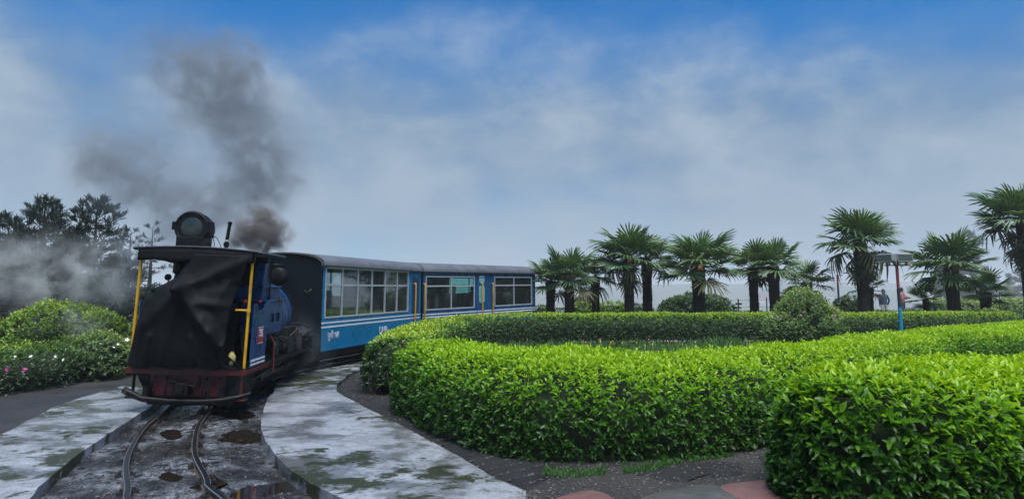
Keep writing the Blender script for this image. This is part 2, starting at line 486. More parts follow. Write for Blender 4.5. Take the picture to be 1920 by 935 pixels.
# ================================================================== the railway line
RC = (12.0, 11.5)
near = [at(px, py, 0.08) for px, py in ((332, 935), (315, 900), (303, 850), (320, 800), (348, 770), (372, 749))]
tp = [(1.1, 2.9), (-1.2, 4.0)] + [(p.x, p.y) for p in near]
tp = [tp[0], tp[1]] + tp[2:]
for a in (3, 9, 16, 24, 33, 42, 52, 64, 76):
    tp.append((RC[0] - 17.15 * math.cos(R(a)), RC[1] + 17.15 * math.sin(R(a))))
TRACK = spline(tp, 320)
TT = np.gradient(TRACK, axis=0); TT /= np.linalg.norm(TT, axis=1, keepdims=True)
TN = np.stack([TT[:, 1], -TT[:, 0]], 1)                     # to the right (inside of the loop)
SARC = np.r_[0, np.cumsum(np.linalg.norm(np.diff(TRACK, axis=0), axis=1))]

def ribbon(A, B, z, thick=0.0, m=8, amp=0.0, sc_=1.0, lip=0.0):
    """sheet between two polylines (same count), optional kerb faces down to z-thick"""
    mb = MB(); G = []
    for a, b in zip(A, B):
        row = []
        if thick: row.append((a[0], a[1], z - thick))
        for k in range(m + 1):
            t = k / m; x = a[0] * (1 - t) + b[0] * t; y = a[1] * (1 - t) + b[1] * t
            edge = 1.0 if 0 < k < m else 0.35
            row.append((x, y, z + edge * amp * noise.fractal(Vector((x * sc_, y * sc_, 7.7)), 1, 2, 4)))
        if thick: row.append((b[0], b[1], z - thick))
        G.append(row)
    return mb.grid(G)
def wob(P, amp, s, off=0.0):
    return np.array([(p[0] + amp * noise.fractal(Vector((p[0] * s, p[1] * s, off)), 1, 2, 3), p[1] + amp * noise.fractal(Vector((p[0] * s, p[1] * s, off + 9)), 1, 2, 3)) for p in P])

PUD = [(500, 915, .26, .22, .6), (462, 818, .22, .36, .9), (590, 955, .08, .3, .75), (452, 776, .2, .42, .4), (325, 815, .1, .3, .6), (318, 892, .08, .24, .7), (400, 905, .1, .22, .5)]
PUDC = [(at(p[0], p[1], 0), p[2], p[3], p[4]) for p in PUD]
def bed_z(x, y):
    k_ = 0.0
    for c, rx, ry, rt in PUDC:
        dx, dy = x - c.x, y - c.y
        u = (dx * math.cos(rt) + dy * math.sin(rt)) / rx; v = (-dx * math.sin(rt) + dy * math.cos(rt)) / ry
        k_ = max(k_, math.exp(-(u * u + v * v) * .8))
    nz = .022 * noise.fractal(Vector((x * 2.6, y * 2.6, 7.7)), .8, 2, 5) + .006 * noise.noise(Vector((x * 17, y * 17, 1)))
    return nz * (1 - .75 * k_ * k_) + .010 - .042 * k_
FT_ = spline(tp, 520); t2 = np.gradient(FT_, axis=0); t2 /= np.linalg.norm(t2, axis=1, keepdims=True); n2_ = np.stack([t2[:, 1], -t2[:, 0]], 1)
mb = MB(); mb.grid([[(q[0], q[1], bed_z(q[0], q[1])) for q in (c_ + n_ * w for w in np.linspace(-1.5, 1.5, 61))] for c_, n_ in zip(FT_, n2_)])
bed = mb.build('trackbed', m_trackbed(), smooth=70, fix=False)
tag(bed, 'wet cinder and ash bed between the kerbs', 'trackbed', kind='structure')
# track: two rails with fastenings
track = tag(empty('railway_track', (TRACK[60][0], TRACK[60][1], 0)), 'narrow gauge steel rails curving across wet cinders towards the locomotive', 'railway track')
def rel(o, par): o.parent = par; o.matrix_parent_inverse = par.matrix_basis.inverted() if False else Matrix.Translation(-Vector(par.location)); return o
def m_rail():
    m, nt, b = newmat('rail_steel')
    z = nn(nt, 'ShaderNodeSeparateXYZ', {0: pos(nt)}).outputs[2]
    n = tex(nt, 18, 5, 0.6, pos(nt))
    topm = nn(nt, 'ShaderNodeMapRange', {0: z, 1: 0.0735, 2: 0.079}).outputs[0]
    c = mixc(nt, topm, mixc(nt, n, (0.035, 0.026, 0.02), (0.085, 0.068, 0.055)), (0.36, 0.36, 0.36))
    nt.links.new(c, b.inputs['Base Color']); nt.links.new(topm, b.inputs['Metallic'])
    nt.links.new(mixc(nt, topm, (0.6, 0.6, 0.6), (0.27, 0.27, 0.27)), b.inputs['Roughness'])
    bump(nt, b, n, 0.3, 0.004)
    return m
MRAIL = m_rail()
SUNKEN = 0.0
prof = [(-.045, -.02), (-.045, .008), (-.012, .018), (-.012, .05), (-.026, .056), (-.028, .074), (-.02, .08), (.02, .08), (.028, .074), (.026, .056), (.012, .05), (.012, .018), (.045, .008), (.045, -.02)]
for s in (-1, 1):
    mb = MB(); G = []
    for c, n in zip(TRACK[::2], TN[::2]):
        q = c + n * s * 0.325
        G.append([(q[0] + n[0] * u, q[1] + n[1] * u, v) for u, v in prof])
    mb.grid(G)
    rel(mb.build('rail', MRAIL, smooth=35), track)
clipm = MB().box((0, 0, .02), (.05, .07, .03)).box((.01, 0, .045), (.022, .03, .03)).mesh('rail_clip', [simple('clip_iron', (0.016, 0.015, 0.014), .55)])
for s in np.arange(1.2, 14, 0.56):
    i = int(np.argmin(abs(SARC - s))); c, n, t = TRACK[i], TN[i], TT[i]
    ang = math.atan2(n[1], n[0])
    for side in (-1, 1):
        for e in (-1, 1):
            q = c + n * (side * 0.325 + e * 0.062)
            o = link('rail_clip', clipm); o.location = (q[0], q[1], 0.004)
            o.rotation_euler = (random.uniform(-.1, .1), 0, ang + (0 if e < 0 else math.pi) + random.uniform(-.15, .15)); rel(o, track)

# ------------------------------------------------------------------ footpaths either side
PZ = 0.12
ri = [(1.9, 4.1), (-0.2, 4.55)] + [tuple(at(x, y, PZ)[:2]) for x, y in ((650, 935), (560, 890), (508, 840), (490, 795), (505, 745), (545, 705))]
ro = [(4.6, 4.6), (1.6, 5.1)] + [tuple(at(x, y, PZ)[:2]) for x, y in ((1030, 935), (850, 848), (765, 803), (690, 765), (645, 742), (632, 725), (650, 705), (685, 690))]
for a in (15, 21, 28, 36, 46, 56, 68):
    ri.append((RC[0] - 16.2 * math.cos(R(a)), RC[1] + 16.2 * math.sin(R(a))))
    if a > 15: ro.append((RC[0] - 15.25 * math.cos(R(a)), RC[1] + 15.25 * math.sin(R(a))))
RI = wob(spline(ri, 150), .035, 1.2); RO = wob(spline(ro, 150), .035, 1.2, 4)
rp = ribbon(RI, RO, PZ, .16, 14, 0.012, 1.6).build('footpath_inside', m_concrete('wet_concrete', seed=3.0), smooth=50)
tag(rp, 'wet pale concrete footpath on the inside of the railway curve', 'footpath', kind='structure')
li = [(-1.9, 2.6), (-3.0, 4.1)] + [tuple(at(x, y, PZ)[:2]) for x, y in ((55, 935), (110, 880), (200, 815), (282, 762))] + [(-5.9, 11.6), (-6.05, 13.5), (-5.8, 16)]
lo = [(-4.6, 3.0), (-5.6, 5.6)] + [tuple(at(x, y, PZ)[:2]) for x, y in ((0, 814), (130, 752), (268, 713))] + [(-7.2, 14.2), (-6.9, 16.5)]
for a in (28, 40, 52):
    li.append((RC[0] - 18.1 * math.cos(R(a)), RC[1] + 18.1 * math.sin(R(a))))
    lo.append((RC[0] - 19.2 * math.cos(R(a)), RC[1] + 19.2 * math.sin(R(a))))
LI = wob(spline(li, 130), .03, 1.4); LO = wob(spline(lo, 130), .05, 1.4, 4)
lp = ribbon(LO, LI, PZ, .16, 14, 0.012, 1.6).build('footpath_outside', m_concrete('wet_concrete_mossy', moss=.95, seed=11.0), smooth=50)
tag(lp, 'wet mossy concrete footpath on the outside of the railway curve', 'footpath', kind='structure')
# gravel verge on the far left
gv = [(p[0] - 1.0 - 1.6 * min(1, i / 40), p[1] + .5) for i, p in enumerate(LO)]
gvo = ribbon(np.array(gv), LO + np.array([.06, 0]), 0.075, 0, 10, .02, 2).build('gravel_verge', m_soil('dark_gravel', (0.010, 0.010, 0.011), (0.036, 0.036, 0.039), 35, .75, (.09, .09, .09)), smooth=60)
tag(gvo, 'dark grey gravel verge between low hedge and path', 'gravel', kind='structure')
# dark soil bed of the garden, domed a little under the hedges
SO = []
soil_m = m_soil('dark_soil', (0.004, 0.004, 0.0046), (0.015, 0.015, 0.0165), 26, .8, (.045, .045, .048), 1.0)
mb = MB(); G = []
for i, p in enumerate(RO):
    d = np.array([RC[0] - 3 - p[0], RC[1] - p[1]]); d /= np.linalg.norm(d)
    if p[1] < 5.3 and p[0] > 0: d = np.array([0.25, 0.97])
    row = []
    for k, w in enumerate((-.05, .08, .25, .5, .8, 1.2, 1.7, 2.3, 3.0, 4.2)):
        x, y = p[0] + d[0] * w, p[1] + d[1] * w
        hgt = np.interp(w, [-.05, .08, .5, 1.2, 4.2], [.02, .105, .13, .17, .12])
        row.append((x, y, hgt + .02 * noise.fractal(Vector((x * 3, y * 3, 2)), 1, 2, 4) * (k > 0)))
    G.append(row)
mb.grid(G[:110])
tag(mb.build('soil_bed', soil_m, smooth=60), 'dark damp soil bed below the clipped hedge', 'soil', kind='structure')
# gravel walk between the two clipped hedges (bottom centre-right)
gw = m_soil('pebble_gravel', (0.012, 0.011, 0.010), (0.05, 0.047, 0.043), 48, .7, (.14, .13, .12))
A = np.array([tuple(at(x, y, .15)[:2]) for x, y in ((985, 925), (1060, 885), (1160, 862), (1260, 842), (1370, 826), (1500, 800), (1700, 770))])
B = np.array([(.2, 4.9), (.9, 4.9), (1.6, 4.9), (2.1, 5.1), (2.6, 5.6), (4.2, 6.4), (6.4, 7.6)])
tag(ribbon(spline(A, 40), spline(B, 40), .165, 0, 14, .02, 3).build('gravel_walk', gw, smooth=60), 'pebbly gravel walk between the two clipped hedges', 'gravel', kind='structure')
# pinkish paving pieces and a dark one at the walk's edge
def slab(px, name, m, label, z=.2, th=.07, hump=0.0):
    P = [at(x, y, z) for x, y in px]
    c = sum(P, Vector()) / len(P)
    mb = MB(); n = len(P)
    ring = spline([tuple(p) for p in P], 36, closed=True)[:-1]
    G = []
    for t in (0.02, .35, .65, .88, 1.0):
        G.append([(c.x + (q[0] - c.x) * t, c.y + (q[1] - c.y) * t, z + hump * (1 - t * t) - (.008 if t == 1 else 0)) for q in ring])
    G.append([(c.x + (q[0] - c.x) * 1.01, c.y + (q[1] - c.y) * 1.01, z - th) for q in ring])
    mb.grid(G, closed=True)
    o = mb.build(name, m, smooth=40)
    o['kind'] = 'structure'
    tag(o, label, 'paving')
def m_pink():
    m, nt, b = newmat('pink_paving')
    p = pos(nt)
    ck = nn(nt, 'ShaderNodeTexVoronoi', {'Vector': nn(nt, 'ShaderNodeMapping', {'Vector': p, 'Scale': (32, 32, 1), 'Rotation': (0, 0, .78)}).outputs[0], 'Scale': 1.0, 'Randomness': .15}, distance='CHEBYCHEV').outputs['Distance']
    n = tex(nt, 5, 6, .65, p)
    c = mixc(nt, n, (0.11, 0.055, 0.05), (0.20, 0.11, 0.10))
    c = mixc(nt, ramp(nt, tex(nt, 2.2, 7, .7, p), [(.5, 0.0), (.7, .8)]), c, (.07, .06, .055))
    nt.links.new(c, b.inputs['Base Color']); nt.links.new(ramp(nt, n, [(.3, .25), (.7, .55)]), b.inputs['Roughness'])
    bump(nt, b, ck, .5, .012)
    return m
mp = m_pink()
slab(((1035, 940), (1065, 924), (1100, 916), (1135, 922), (1170, 946), (1230, 1000), (1060, 1000)), 'paving_mound', mp, 'humped pinkish paving piece beside the concrete path', .19, .1, .03)
slab(((1350, 910), (1400, 900), (1460, 896), (1530, 905), (1500, 955), (1450, 960), (1400, 938)), 'paving_slab', mp, 'flat pinkish paving slab at the foot of the near hedge', .2, .06)
slab(((1190, 937), (1260, 915), (1340, 906), (1400, 938), (1440, 968), (1330, 1010), (1190, 980)), 'dark_paving_slab', m_concrete('dark_wet_slab', (.09, .09, .09), 0.1, 5.0), 'dark wet slab between the two pinkish paving pieces', .195, .06)
# far walk behind the back hedge (pale, wet; shows between hedge stems)
fw = spline([(-2.6, 22.5), (0, 23.2), (6, 23.6), (14, 24), (24, 24.5)], 40)
tag(ribbon(fw - np.array([0, .9]), fw + np.array([0, 1.3]), .02, 0, 6, .01, 1).build('garden_walk', m_concrete('pale_walk', (.3, .3, .31), .2, 8.0), smooth=60), 'pale wet garden walk behind the back hedge', 'footpath', kind='structure')

# ------------------------------------------------------------------ puddles
def m_puddle():
    m, nt, b = newmat('puddle_water')
    n = tex(nt, 7, 4, .6, pos(nt))
    nt.links.new(ramp(nt, n, [(.3, (.010, .0075, .006)), (.7, (.02, .015, .011))]), b.inputs['Base Color'])
    b.inputs['Roughness'].default_value = .03; b.inputs['Specular IOR Level'].default_value = .8
    bump(nt, b, tex(nt, 14, 2, .5, pos(nt)), .03, .004)
    return m
mpud = m_puddle()
PLAB = ('largest brown rain puddle nearest the camera beside the right rail', 'brown rain puddle midway between rail and right kerb', 'narrow puddle lying along the right kerb', 'puddle in the cinders close to the locomotive', 'slim puddle between the two rails', 'small wet pool between the rails at the picture bottom', 'small pool just outside the right rail')
for (c, rx, ry, rt), lab in zip(PUDC, PLAB):
    mb = MB(); G = []
    for t in (.02, .6, 1.0):
        G.append([(c.x + t * 2.1 * (rx * math.cos(a) * math.cos(rt) - ry * math.sin(a) * math.sin(rt)), c.y + t * 2.1 * (rx * math.cos(a) * math.sin(rt) + ry * math.sin(a) * math.cos(rt)), -.008) for a in np.linspace(0, 2 * math.pi, 41)[:-1]])
    mb.grid(G, closed=True)
    tag(mb.build('puddle', mpud), lab, 'puddle', kind='structure')
# cinder lumps and pebbles (uncountable): joined into one object each
def rocks(name, P, s, mat, label, cat):
    t = (1 + 5 ** .5) / 2
    iv = np.array([(-1, 0, 0), (1, 0, 0), (0, -1, 0), (0, 1, 0), (0, 0, -.7), (0, 0, .8)], float)
    f = [(0, 2, 5), (2, 1, 5), (1, 3, 5), (3, 0, 5), (2, 0, 4), (1, 2, 4), (3, 1, 4), (0, 3, 4)]
    n = len(P); V = iv[None] * rng.uniform(.5, 1.2, (n, 6, 1)) * s[:, None, None]
    a = rng.uniform(0, 6.28, n); ca, sa = np.cos(a)[:, None], np.sin(a)[:, None]
    X = V[:, :, 0] * ca - V[:, :, 1] * sa; Y = V[:, :, 0] * sa + V[:, :, 1] * ca
    V = np.stack([X, Y, V[:, :, 2] * .7], 2) + P[:, None]
    me = bpy.data.meshes.new(name)
    me.from_pydata(V.reshape(-1, 3).tolist(), [], [tuple(j + 6 * i for j in q) for i in range(n) for q in f])
    at_ = me.attributes.new('tint', 'FLOAT', 'POINT'); at_.data.foreach_set('value', np.repeat(rng.uniform(0, 1, n), 6).astype(np.float32))
    o = link(name, me, mat); tag(o, label, cat, kind='stuff'); return o
def m_stone(name, a, b_, rough):
    m, nt, b = newmat(name)
    t = nn(nt, 'ShaderNodeAttribute', attribute_name='tint').outputs['Fac']
    nt.links.new(mixc(nt, t, a, b_), b.inputs['Base Color']); b.inputs['Roughness'].default_value = rough
    return m
n = 5200
i = rng.integers(0, 210, n); u = rng.uniform(-1.0, 1.0, n)
P = TRACK[i] + TN[i] * u[:, None] + rng.normal(0, .06, (n, 2))
P = np.c_[P, np.array([bed_z(x, y) for x, y in P]) + .004]
P = P[P[:, 2] > .0]; n = len(P)
rocks('cinder_lumps', P, rng.uniform(.006, .03, n) * rng.uniform(.4, 1, n), m_stone('cinder', (.012, .012, .013), (.07, .065, .06), .5), 'loose black cinders and coal lumps strewn over the trackbed', 'cinders')
n = 3800
k = rng.uniform(0, 1, (2, n))
SA, SB = spline(A, 60), spline(B, 60); ii = rng.integers(0, 60, n)
P = SA[ii] * (1 - k[0][:, None]) + SB[ii] * k[0][:, None] + rng.normal(0, .05, (n, 2))
rocks('pebbles', np.c_[P, np.full(n, .172)], rng.uniform(.004, .016, n), m_stone('pebble', (.02, .018, .016), (.13, .12, .11), .55), 'small mixed pebbles of the gravel walk', 'pebbles')
n = 2600
ii = rng.integers(15, 75, n); w = rng.uniform(0.03, 1.1, n)
P = RO[ii] + (np.array(RC) - np.array([3, 0]) - RO[ii]) / np.linalg.norm(np.array(RC) - np.array([3, 0]) - RO[ii], axis=1)[:, None] * w[:, None]
rocks('soil_clods', np.c_[P, np.interp(w, [0, .08, .5, 1.2], [.09, .11, .135, .17])], rng.uniform(.005, .026, n), m_stone('clod', (.01, .01, .011), (.05, .05, .053), .6), 'clods and grit on the dark soil bed', 'clods')
# ================================================================== clipped hedges
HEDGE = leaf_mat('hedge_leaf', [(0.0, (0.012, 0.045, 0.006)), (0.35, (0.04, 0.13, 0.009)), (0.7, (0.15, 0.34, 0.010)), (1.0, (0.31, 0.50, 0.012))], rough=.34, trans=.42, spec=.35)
HEDGE_FAR = leaf_mat('back_hedge_leaf', [(0.0, (0.009, 0.032, 0.007)), (0.4, (0.03, 0.095, 0.012)), (0.8, (0.16, 0.31, 0.014)), (1.0, (0.34, 0.47, 0.03))], rough=.42, trans=.3)
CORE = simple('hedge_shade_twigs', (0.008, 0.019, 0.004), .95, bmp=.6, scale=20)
TWIG = simple('hedge_stem', (0.05, 0.035, 0.022), .8, scale=20)

def make_hedge(name, label, cl, hw, h, z0, dens, Lm, mat=None, ends=(True, True), lump=.06, seed=1, templ=LEAF8, single=0, bare=.0, k=6, stem=.06, stems=4.0, expo=3.6, top=.92, base=.05, group=None, inset=.15, cat='hedge', er=.75):
    root = tag(empty(name, (cl[0][0], cl[0][1], 0)), label, cat, group)
    G, N = hedge_surface(cl, hw, h - bare, z0 + bare, expo, ends, lump, seed=seed * 3.1, er=er)
    # twiggy inside
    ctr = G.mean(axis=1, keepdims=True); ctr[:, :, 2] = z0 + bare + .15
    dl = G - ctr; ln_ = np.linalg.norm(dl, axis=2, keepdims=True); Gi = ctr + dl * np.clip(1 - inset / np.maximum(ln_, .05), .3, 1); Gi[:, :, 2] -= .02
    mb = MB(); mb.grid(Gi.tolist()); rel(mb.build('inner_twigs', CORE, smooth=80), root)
    # stems from soil to foliage
    C = G.mean(axis=1); L = np.linalg.norm(np.diff(C, axis=0), axis=1).sum()
    g = np.random.default_rng(seed)
    mb = MB()
    for _ in range(int(L * stems)):
        i = g.integers(0, len(G)); e = G[i, 0] if g.random() < .5 else G[i, -1]
        p = C[i] + (e - C[i]) * g.uniform(.2, .88)
        q = p + g.normal(0, .06, 3)
        mb.tube([(p[0], p[1], z0 - .08), (q[0], q[1], z0 + bare + .3)], [.012, .008], 4, False)
    rel(mb.build('stems', TWIG, fix=False), root)['kind'] = 'stuff'
    P, Nn = sample_grid(G, N, dens / k, seed, None)
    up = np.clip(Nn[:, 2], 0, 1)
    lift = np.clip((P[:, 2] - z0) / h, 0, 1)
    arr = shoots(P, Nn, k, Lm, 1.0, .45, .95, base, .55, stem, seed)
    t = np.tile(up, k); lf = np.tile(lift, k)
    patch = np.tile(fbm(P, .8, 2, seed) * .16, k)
    arr[5] = np.clip(arr[5] * (.52 + .63 * t) + top * .53 * t + patch * (.3 + t) + .10 * lf - .02, 0, 1)  # young growth brighter on top; side leaf colour also darkened as shade
    keep = np.ones(len(arr[0]), bool)
    if single:
        d = arr[0] - np.array([0, 0, CAMZ]); r = np.linalg.norm(d, axis=1)
        px = CX + FPX * arr[0][:, 0] / np.maximum(arr[0][:, 1], .1); py = 540 - FPX * (arr[0][:, 2] - CAMZ) / np.maximum(arr[0][:, 1], .1)
        Nt = np.tile(Nn, (k, 1)); facing = -(Nt * d).sum(1) / r
        vis = (px > 5) & (px < 1915) & (py > 500) & (py < 930) & (facing > .15)
        score = np.where(vis, arr[3] / r, 0)
        pick = np.argsort(-score)[:single]
        keep[pick] = False
        X, Y, Z = leaf_frames(arr[0][pick], arr[1][pick], arr[2][pick])
        protos = []
        for q in range(6):
            me = bpy.data.meshes.new('leaf'); me.from_pydata(LEAF8[0].tolist(), [], LEAF8[1])
            me.polygons.foreach_set('use_smooth', [True] * len(me.polygons))
            a_ = me.attributes.new('tint', 'FLOAT', 'POINT'); a_.data.foreach_set('value', [q / 5.0] * 8)
            me.materials.append(mat); protos.append(me)
        base_inv = Matrix.Translation(-Vector(root.location))
        for j, ix in enumerate(pick):
            o = bpy.data.objects.new('leaf', protos[int(round(arr[5][ix] * 5))]); col.objects.link(o); o.parent = root
            M = Matrix.Identity(4)
            for r_ in range(3):
                M[r_][0] = X[j][r_] * arr[4][ix]; M[r_][1] = Y[j][r_] * arr[3][ix]; M[r_][2] = Z[j][r_] * arr[3][ix]; M[r_][3] = arr[0][ix][r_]
            o.matrix_parent_inverse = base_inv; o.matrix_basis = M
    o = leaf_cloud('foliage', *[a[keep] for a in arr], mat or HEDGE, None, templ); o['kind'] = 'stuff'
    rel(o, root)
    return root

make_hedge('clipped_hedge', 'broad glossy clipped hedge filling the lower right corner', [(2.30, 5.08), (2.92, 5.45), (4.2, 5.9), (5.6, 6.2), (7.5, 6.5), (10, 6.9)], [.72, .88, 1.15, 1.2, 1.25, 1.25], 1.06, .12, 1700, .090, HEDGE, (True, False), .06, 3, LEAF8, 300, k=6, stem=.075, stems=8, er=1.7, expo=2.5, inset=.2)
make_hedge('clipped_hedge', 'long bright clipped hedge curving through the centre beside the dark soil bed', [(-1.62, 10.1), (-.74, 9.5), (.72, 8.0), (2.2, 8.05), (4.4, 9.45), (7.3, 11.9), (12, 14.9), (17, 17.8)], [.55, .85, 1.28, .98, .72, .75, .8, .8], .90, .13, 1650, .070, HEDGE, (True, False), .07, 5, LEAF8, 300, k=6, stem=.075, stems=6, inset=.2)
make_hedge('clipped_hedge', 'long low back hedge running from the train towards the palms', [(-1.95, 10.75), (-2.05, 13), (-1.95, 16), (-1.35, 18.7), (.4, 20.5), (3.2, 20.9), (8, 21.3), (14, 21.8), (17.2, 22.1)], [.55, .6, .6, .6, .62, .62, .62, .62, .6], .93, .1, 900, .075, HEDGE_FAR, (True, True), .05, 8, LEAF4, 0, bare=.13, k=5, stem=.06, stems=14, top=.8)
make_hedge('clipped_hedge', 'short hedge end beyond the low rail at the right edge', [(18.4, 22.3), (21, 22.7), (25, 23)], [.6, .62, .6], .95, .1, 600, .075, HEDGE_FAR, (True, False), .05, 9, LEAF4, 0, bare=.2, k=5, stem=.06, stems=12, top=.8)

# ================================================================== shrubs as lumps of shoots
def lump_bush(name, label, c, r, lobes, dens, Lm, mat, seed, k=6, cat='bush', tops=.9, templ=LEAF4, group=None, updraft=.6, aspect=.5, stem=.08, base=.1, core=.82):
    """bush of overlapping lobes; lobes: (dx,dy,dz,rx,ry,rz)"""
    root = tag(empty(name, c), label, cat, group)
    g = np.random.default_rng(seed); Ps, Ns = [], []
    mb = MB()
    for (dx, dy, dz, rx, ry, rz) in lobes:
        area = 4 * math.pi * ((rx * ry) ** 1.6 / 3 + (rx * rz) ** 1.6 / 3 + (ry * rz) ** 1.6 / 3) ** (1 / 1.6)
        n = int(area * dens / k)
        v = norm(g.normal(0, 1, (n, 3)))
        rad = 1 + .13 * fbm(v * np.array([rx, ry, rz]) + np.array([dx, dy, dz]), 2.2, 3, seed) - np.abs(g.normal(0, .05, n))
        P = v * np.array([rx, ry, rz]) * rad[:, None] + np.array([dx, dy, dz]); Nn = norm(v / np.array([rx, ry, rz]))
        m = P[:, 2] > .03
        for (ex, ey, ez, sx, sy, sz) in lobes:
            if (ex, ey, ez) == (dx, dy, dz): continue
            q = (P - np.array([ex, ey, ez])) / np.array([sx, sy, sz]); m &= (q ** 2).sum(1) > .72
        Ps.append(P[m]); Ns.append(Nn[m])
        G = []
        for a in np.linspace(0, math.pi, 9):
            G.append([(dx + core * rx * max(.02, math.sin(a)) * math.cos(b), dy + core * ry * max(.02, math.sin(a)) * math.sin(b), max(.0, dz + core * rz * math.cos(a))) for b in np.linspace(0, 2 * math.pi, 15)[:-1]])
        mb.grid(G, closed=True)
    o = mb.build('inner_twigs', CORE, root, smooth=80)
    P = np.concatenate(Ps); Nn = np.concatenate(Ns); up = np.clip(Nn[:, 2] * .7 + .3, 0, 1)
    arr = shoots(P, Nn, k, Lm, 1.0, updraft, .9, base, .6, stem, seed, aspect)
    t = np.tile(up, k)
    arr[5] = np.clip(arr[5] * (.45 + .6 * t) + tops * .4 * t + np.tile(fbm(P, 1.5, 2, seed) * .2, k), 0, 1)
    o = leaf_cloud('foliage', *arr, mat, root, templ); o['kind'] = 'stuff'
    return root, P, Nn
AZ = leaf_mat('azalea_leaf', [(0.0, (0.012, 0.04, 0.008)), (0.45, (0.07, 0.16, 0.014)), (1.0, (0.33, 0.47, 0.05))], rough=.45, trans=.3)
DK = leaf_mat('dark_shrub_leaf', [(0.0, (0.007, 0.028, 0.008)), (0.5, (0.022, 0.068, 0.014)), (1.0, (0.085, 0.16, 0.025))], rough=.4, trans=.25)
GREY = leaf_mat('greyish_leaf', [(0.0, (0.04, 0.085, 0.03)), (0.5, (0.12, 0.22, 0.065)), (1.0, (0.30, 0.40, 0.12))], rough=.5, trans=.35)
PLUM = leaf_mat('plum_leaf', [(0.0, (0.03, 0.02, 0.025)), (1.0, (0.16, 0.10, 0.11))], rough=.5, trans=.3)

# left of the train
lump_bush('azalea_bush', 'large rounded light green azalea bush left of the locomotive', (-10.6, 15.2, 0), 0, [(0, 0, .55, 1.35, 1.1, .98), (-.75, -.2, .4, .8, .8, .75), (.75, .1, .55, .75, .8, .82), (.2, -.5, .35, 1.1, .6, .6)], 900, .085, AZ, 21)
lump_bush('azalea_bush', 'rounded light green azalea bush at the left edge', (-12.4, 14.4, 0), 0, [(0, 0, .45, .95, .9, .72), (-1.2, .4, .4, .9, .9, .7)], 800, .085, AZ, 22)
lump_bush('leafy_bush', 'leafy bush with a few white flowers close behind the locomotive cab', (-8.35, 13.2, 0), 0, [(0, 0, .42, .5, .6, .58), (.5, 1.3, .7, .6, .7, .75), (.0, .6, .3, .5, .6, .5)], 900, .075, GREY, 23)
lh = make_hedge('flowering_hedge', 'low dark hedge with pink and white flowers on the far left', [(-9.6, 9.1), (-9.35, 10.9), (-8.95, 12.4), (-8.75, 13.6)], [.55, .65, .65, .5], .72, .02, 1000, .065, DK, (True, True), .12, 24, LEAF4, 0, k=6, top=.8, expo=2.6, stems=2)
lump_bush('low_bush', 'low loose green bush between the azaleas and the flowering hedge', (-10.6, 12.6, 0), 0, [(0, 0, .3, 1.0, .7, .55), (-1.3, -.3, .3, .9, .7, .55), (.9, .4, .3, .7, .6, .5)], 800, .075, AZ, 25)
def flowers(parent_label, pts, mat, size, name='blossom', par=None):
    me = None
    mb = MB()
    for k in range(5):
        a = k * 2 * math.pi / 5
        mb.add([(0, 0, 0), (.5 * math.cos(a - .5), .5 * math.sin(a - .5), .22), (math.cos(a), math.sin(a), .2), (.5 * math.cos(a + .5), .5 * math.sin(a + .5), .22)], [(0, 1, 2, 3)])
    me = mb.mesh(name, [mat])
    for p in pts:
        o = link(name, me); o.parent = par
        if par is not None: o.matrix_parent_inverse = Matrix.Translation(-Vector(par.location))
        o.location = p; s = size * random.uniform(.7, 1.25); o.scale = (s, s, s)
        o.rotation_euler = (random.uniform(.2, 1.1), random.uniform(-.6, .6), random.uniform(-.7, .7))
PINK = simple('pink_petal', (.55, .06, .30), .5, var=.2); WHITE = simple('white_petal', (.75, .75, .72), .5, var=.1)
LILAC = simple('mauve_petal', (.42, .12, .30), .5, var=.25); ORANGE = simple('orange_petal', (.7, .17, .015), .5, var=.3); YEL = simple('yellow_petal', (.75, .55, .06), .5, var=.2)
flowers('', [atY(x + dx, y + dy, 10.3) for x, y in ((12, 694), (43, 697)) for dx, dy in ((0, 0), (4, -5))], PINK, .034, par=lh)
flowers('', [atY(x, y, Y) for x, y, Y in ((28, 668, 10.8), (58, 668, 11.4), (104, 668, 11.6), (119, 674, 11.2))], WHITE, .035, par=lh)
lb = [o for o in bpy.data.objects if o.name.startswith('leafy_bush')][0]
flowers('', [atY(x, y, Y) for x, y, Y in ((213, 651, 12.6), (221, 645, 12.6), (226, 640, 12.7), (238, 637, 12.9))], WHITE, .045, par=lb)

# shrub with mauve flowers in the middle of the garden
sh, P, Nn = lump_bush('flowering_shrub', 'tall loose shrub with mauve flowers standing before the back hedge', (8.55, 19.1, 0), 0, [(0, 0, .8, .85, .8, .85), (-.4, -.1, .55, .75, .7, .65), (.45, 0, .6, .7, .7, .75), (.1, 0, 1.2, .6, .6, .62)], 620, .1, GREY, 31, k=6, templ=LEAF4, updraft=.9, stem=.16, core=.7)
vis = np.where((Nn[:, 1] < .1) & (Nn[:, 2] > -.1))[0]
g_ = np.random.default_rng(4)
sel = [i for i in g_.permutation(vis) if P[i, 2] > .9 or g_.random() < .15][:34]
flowers('', [Vector((P[i, 0] + 8.55, P[i, 1] + 19.1 - .05, P[i, 2] + .09)) for i in sel], LILAC, .042, par=sh)

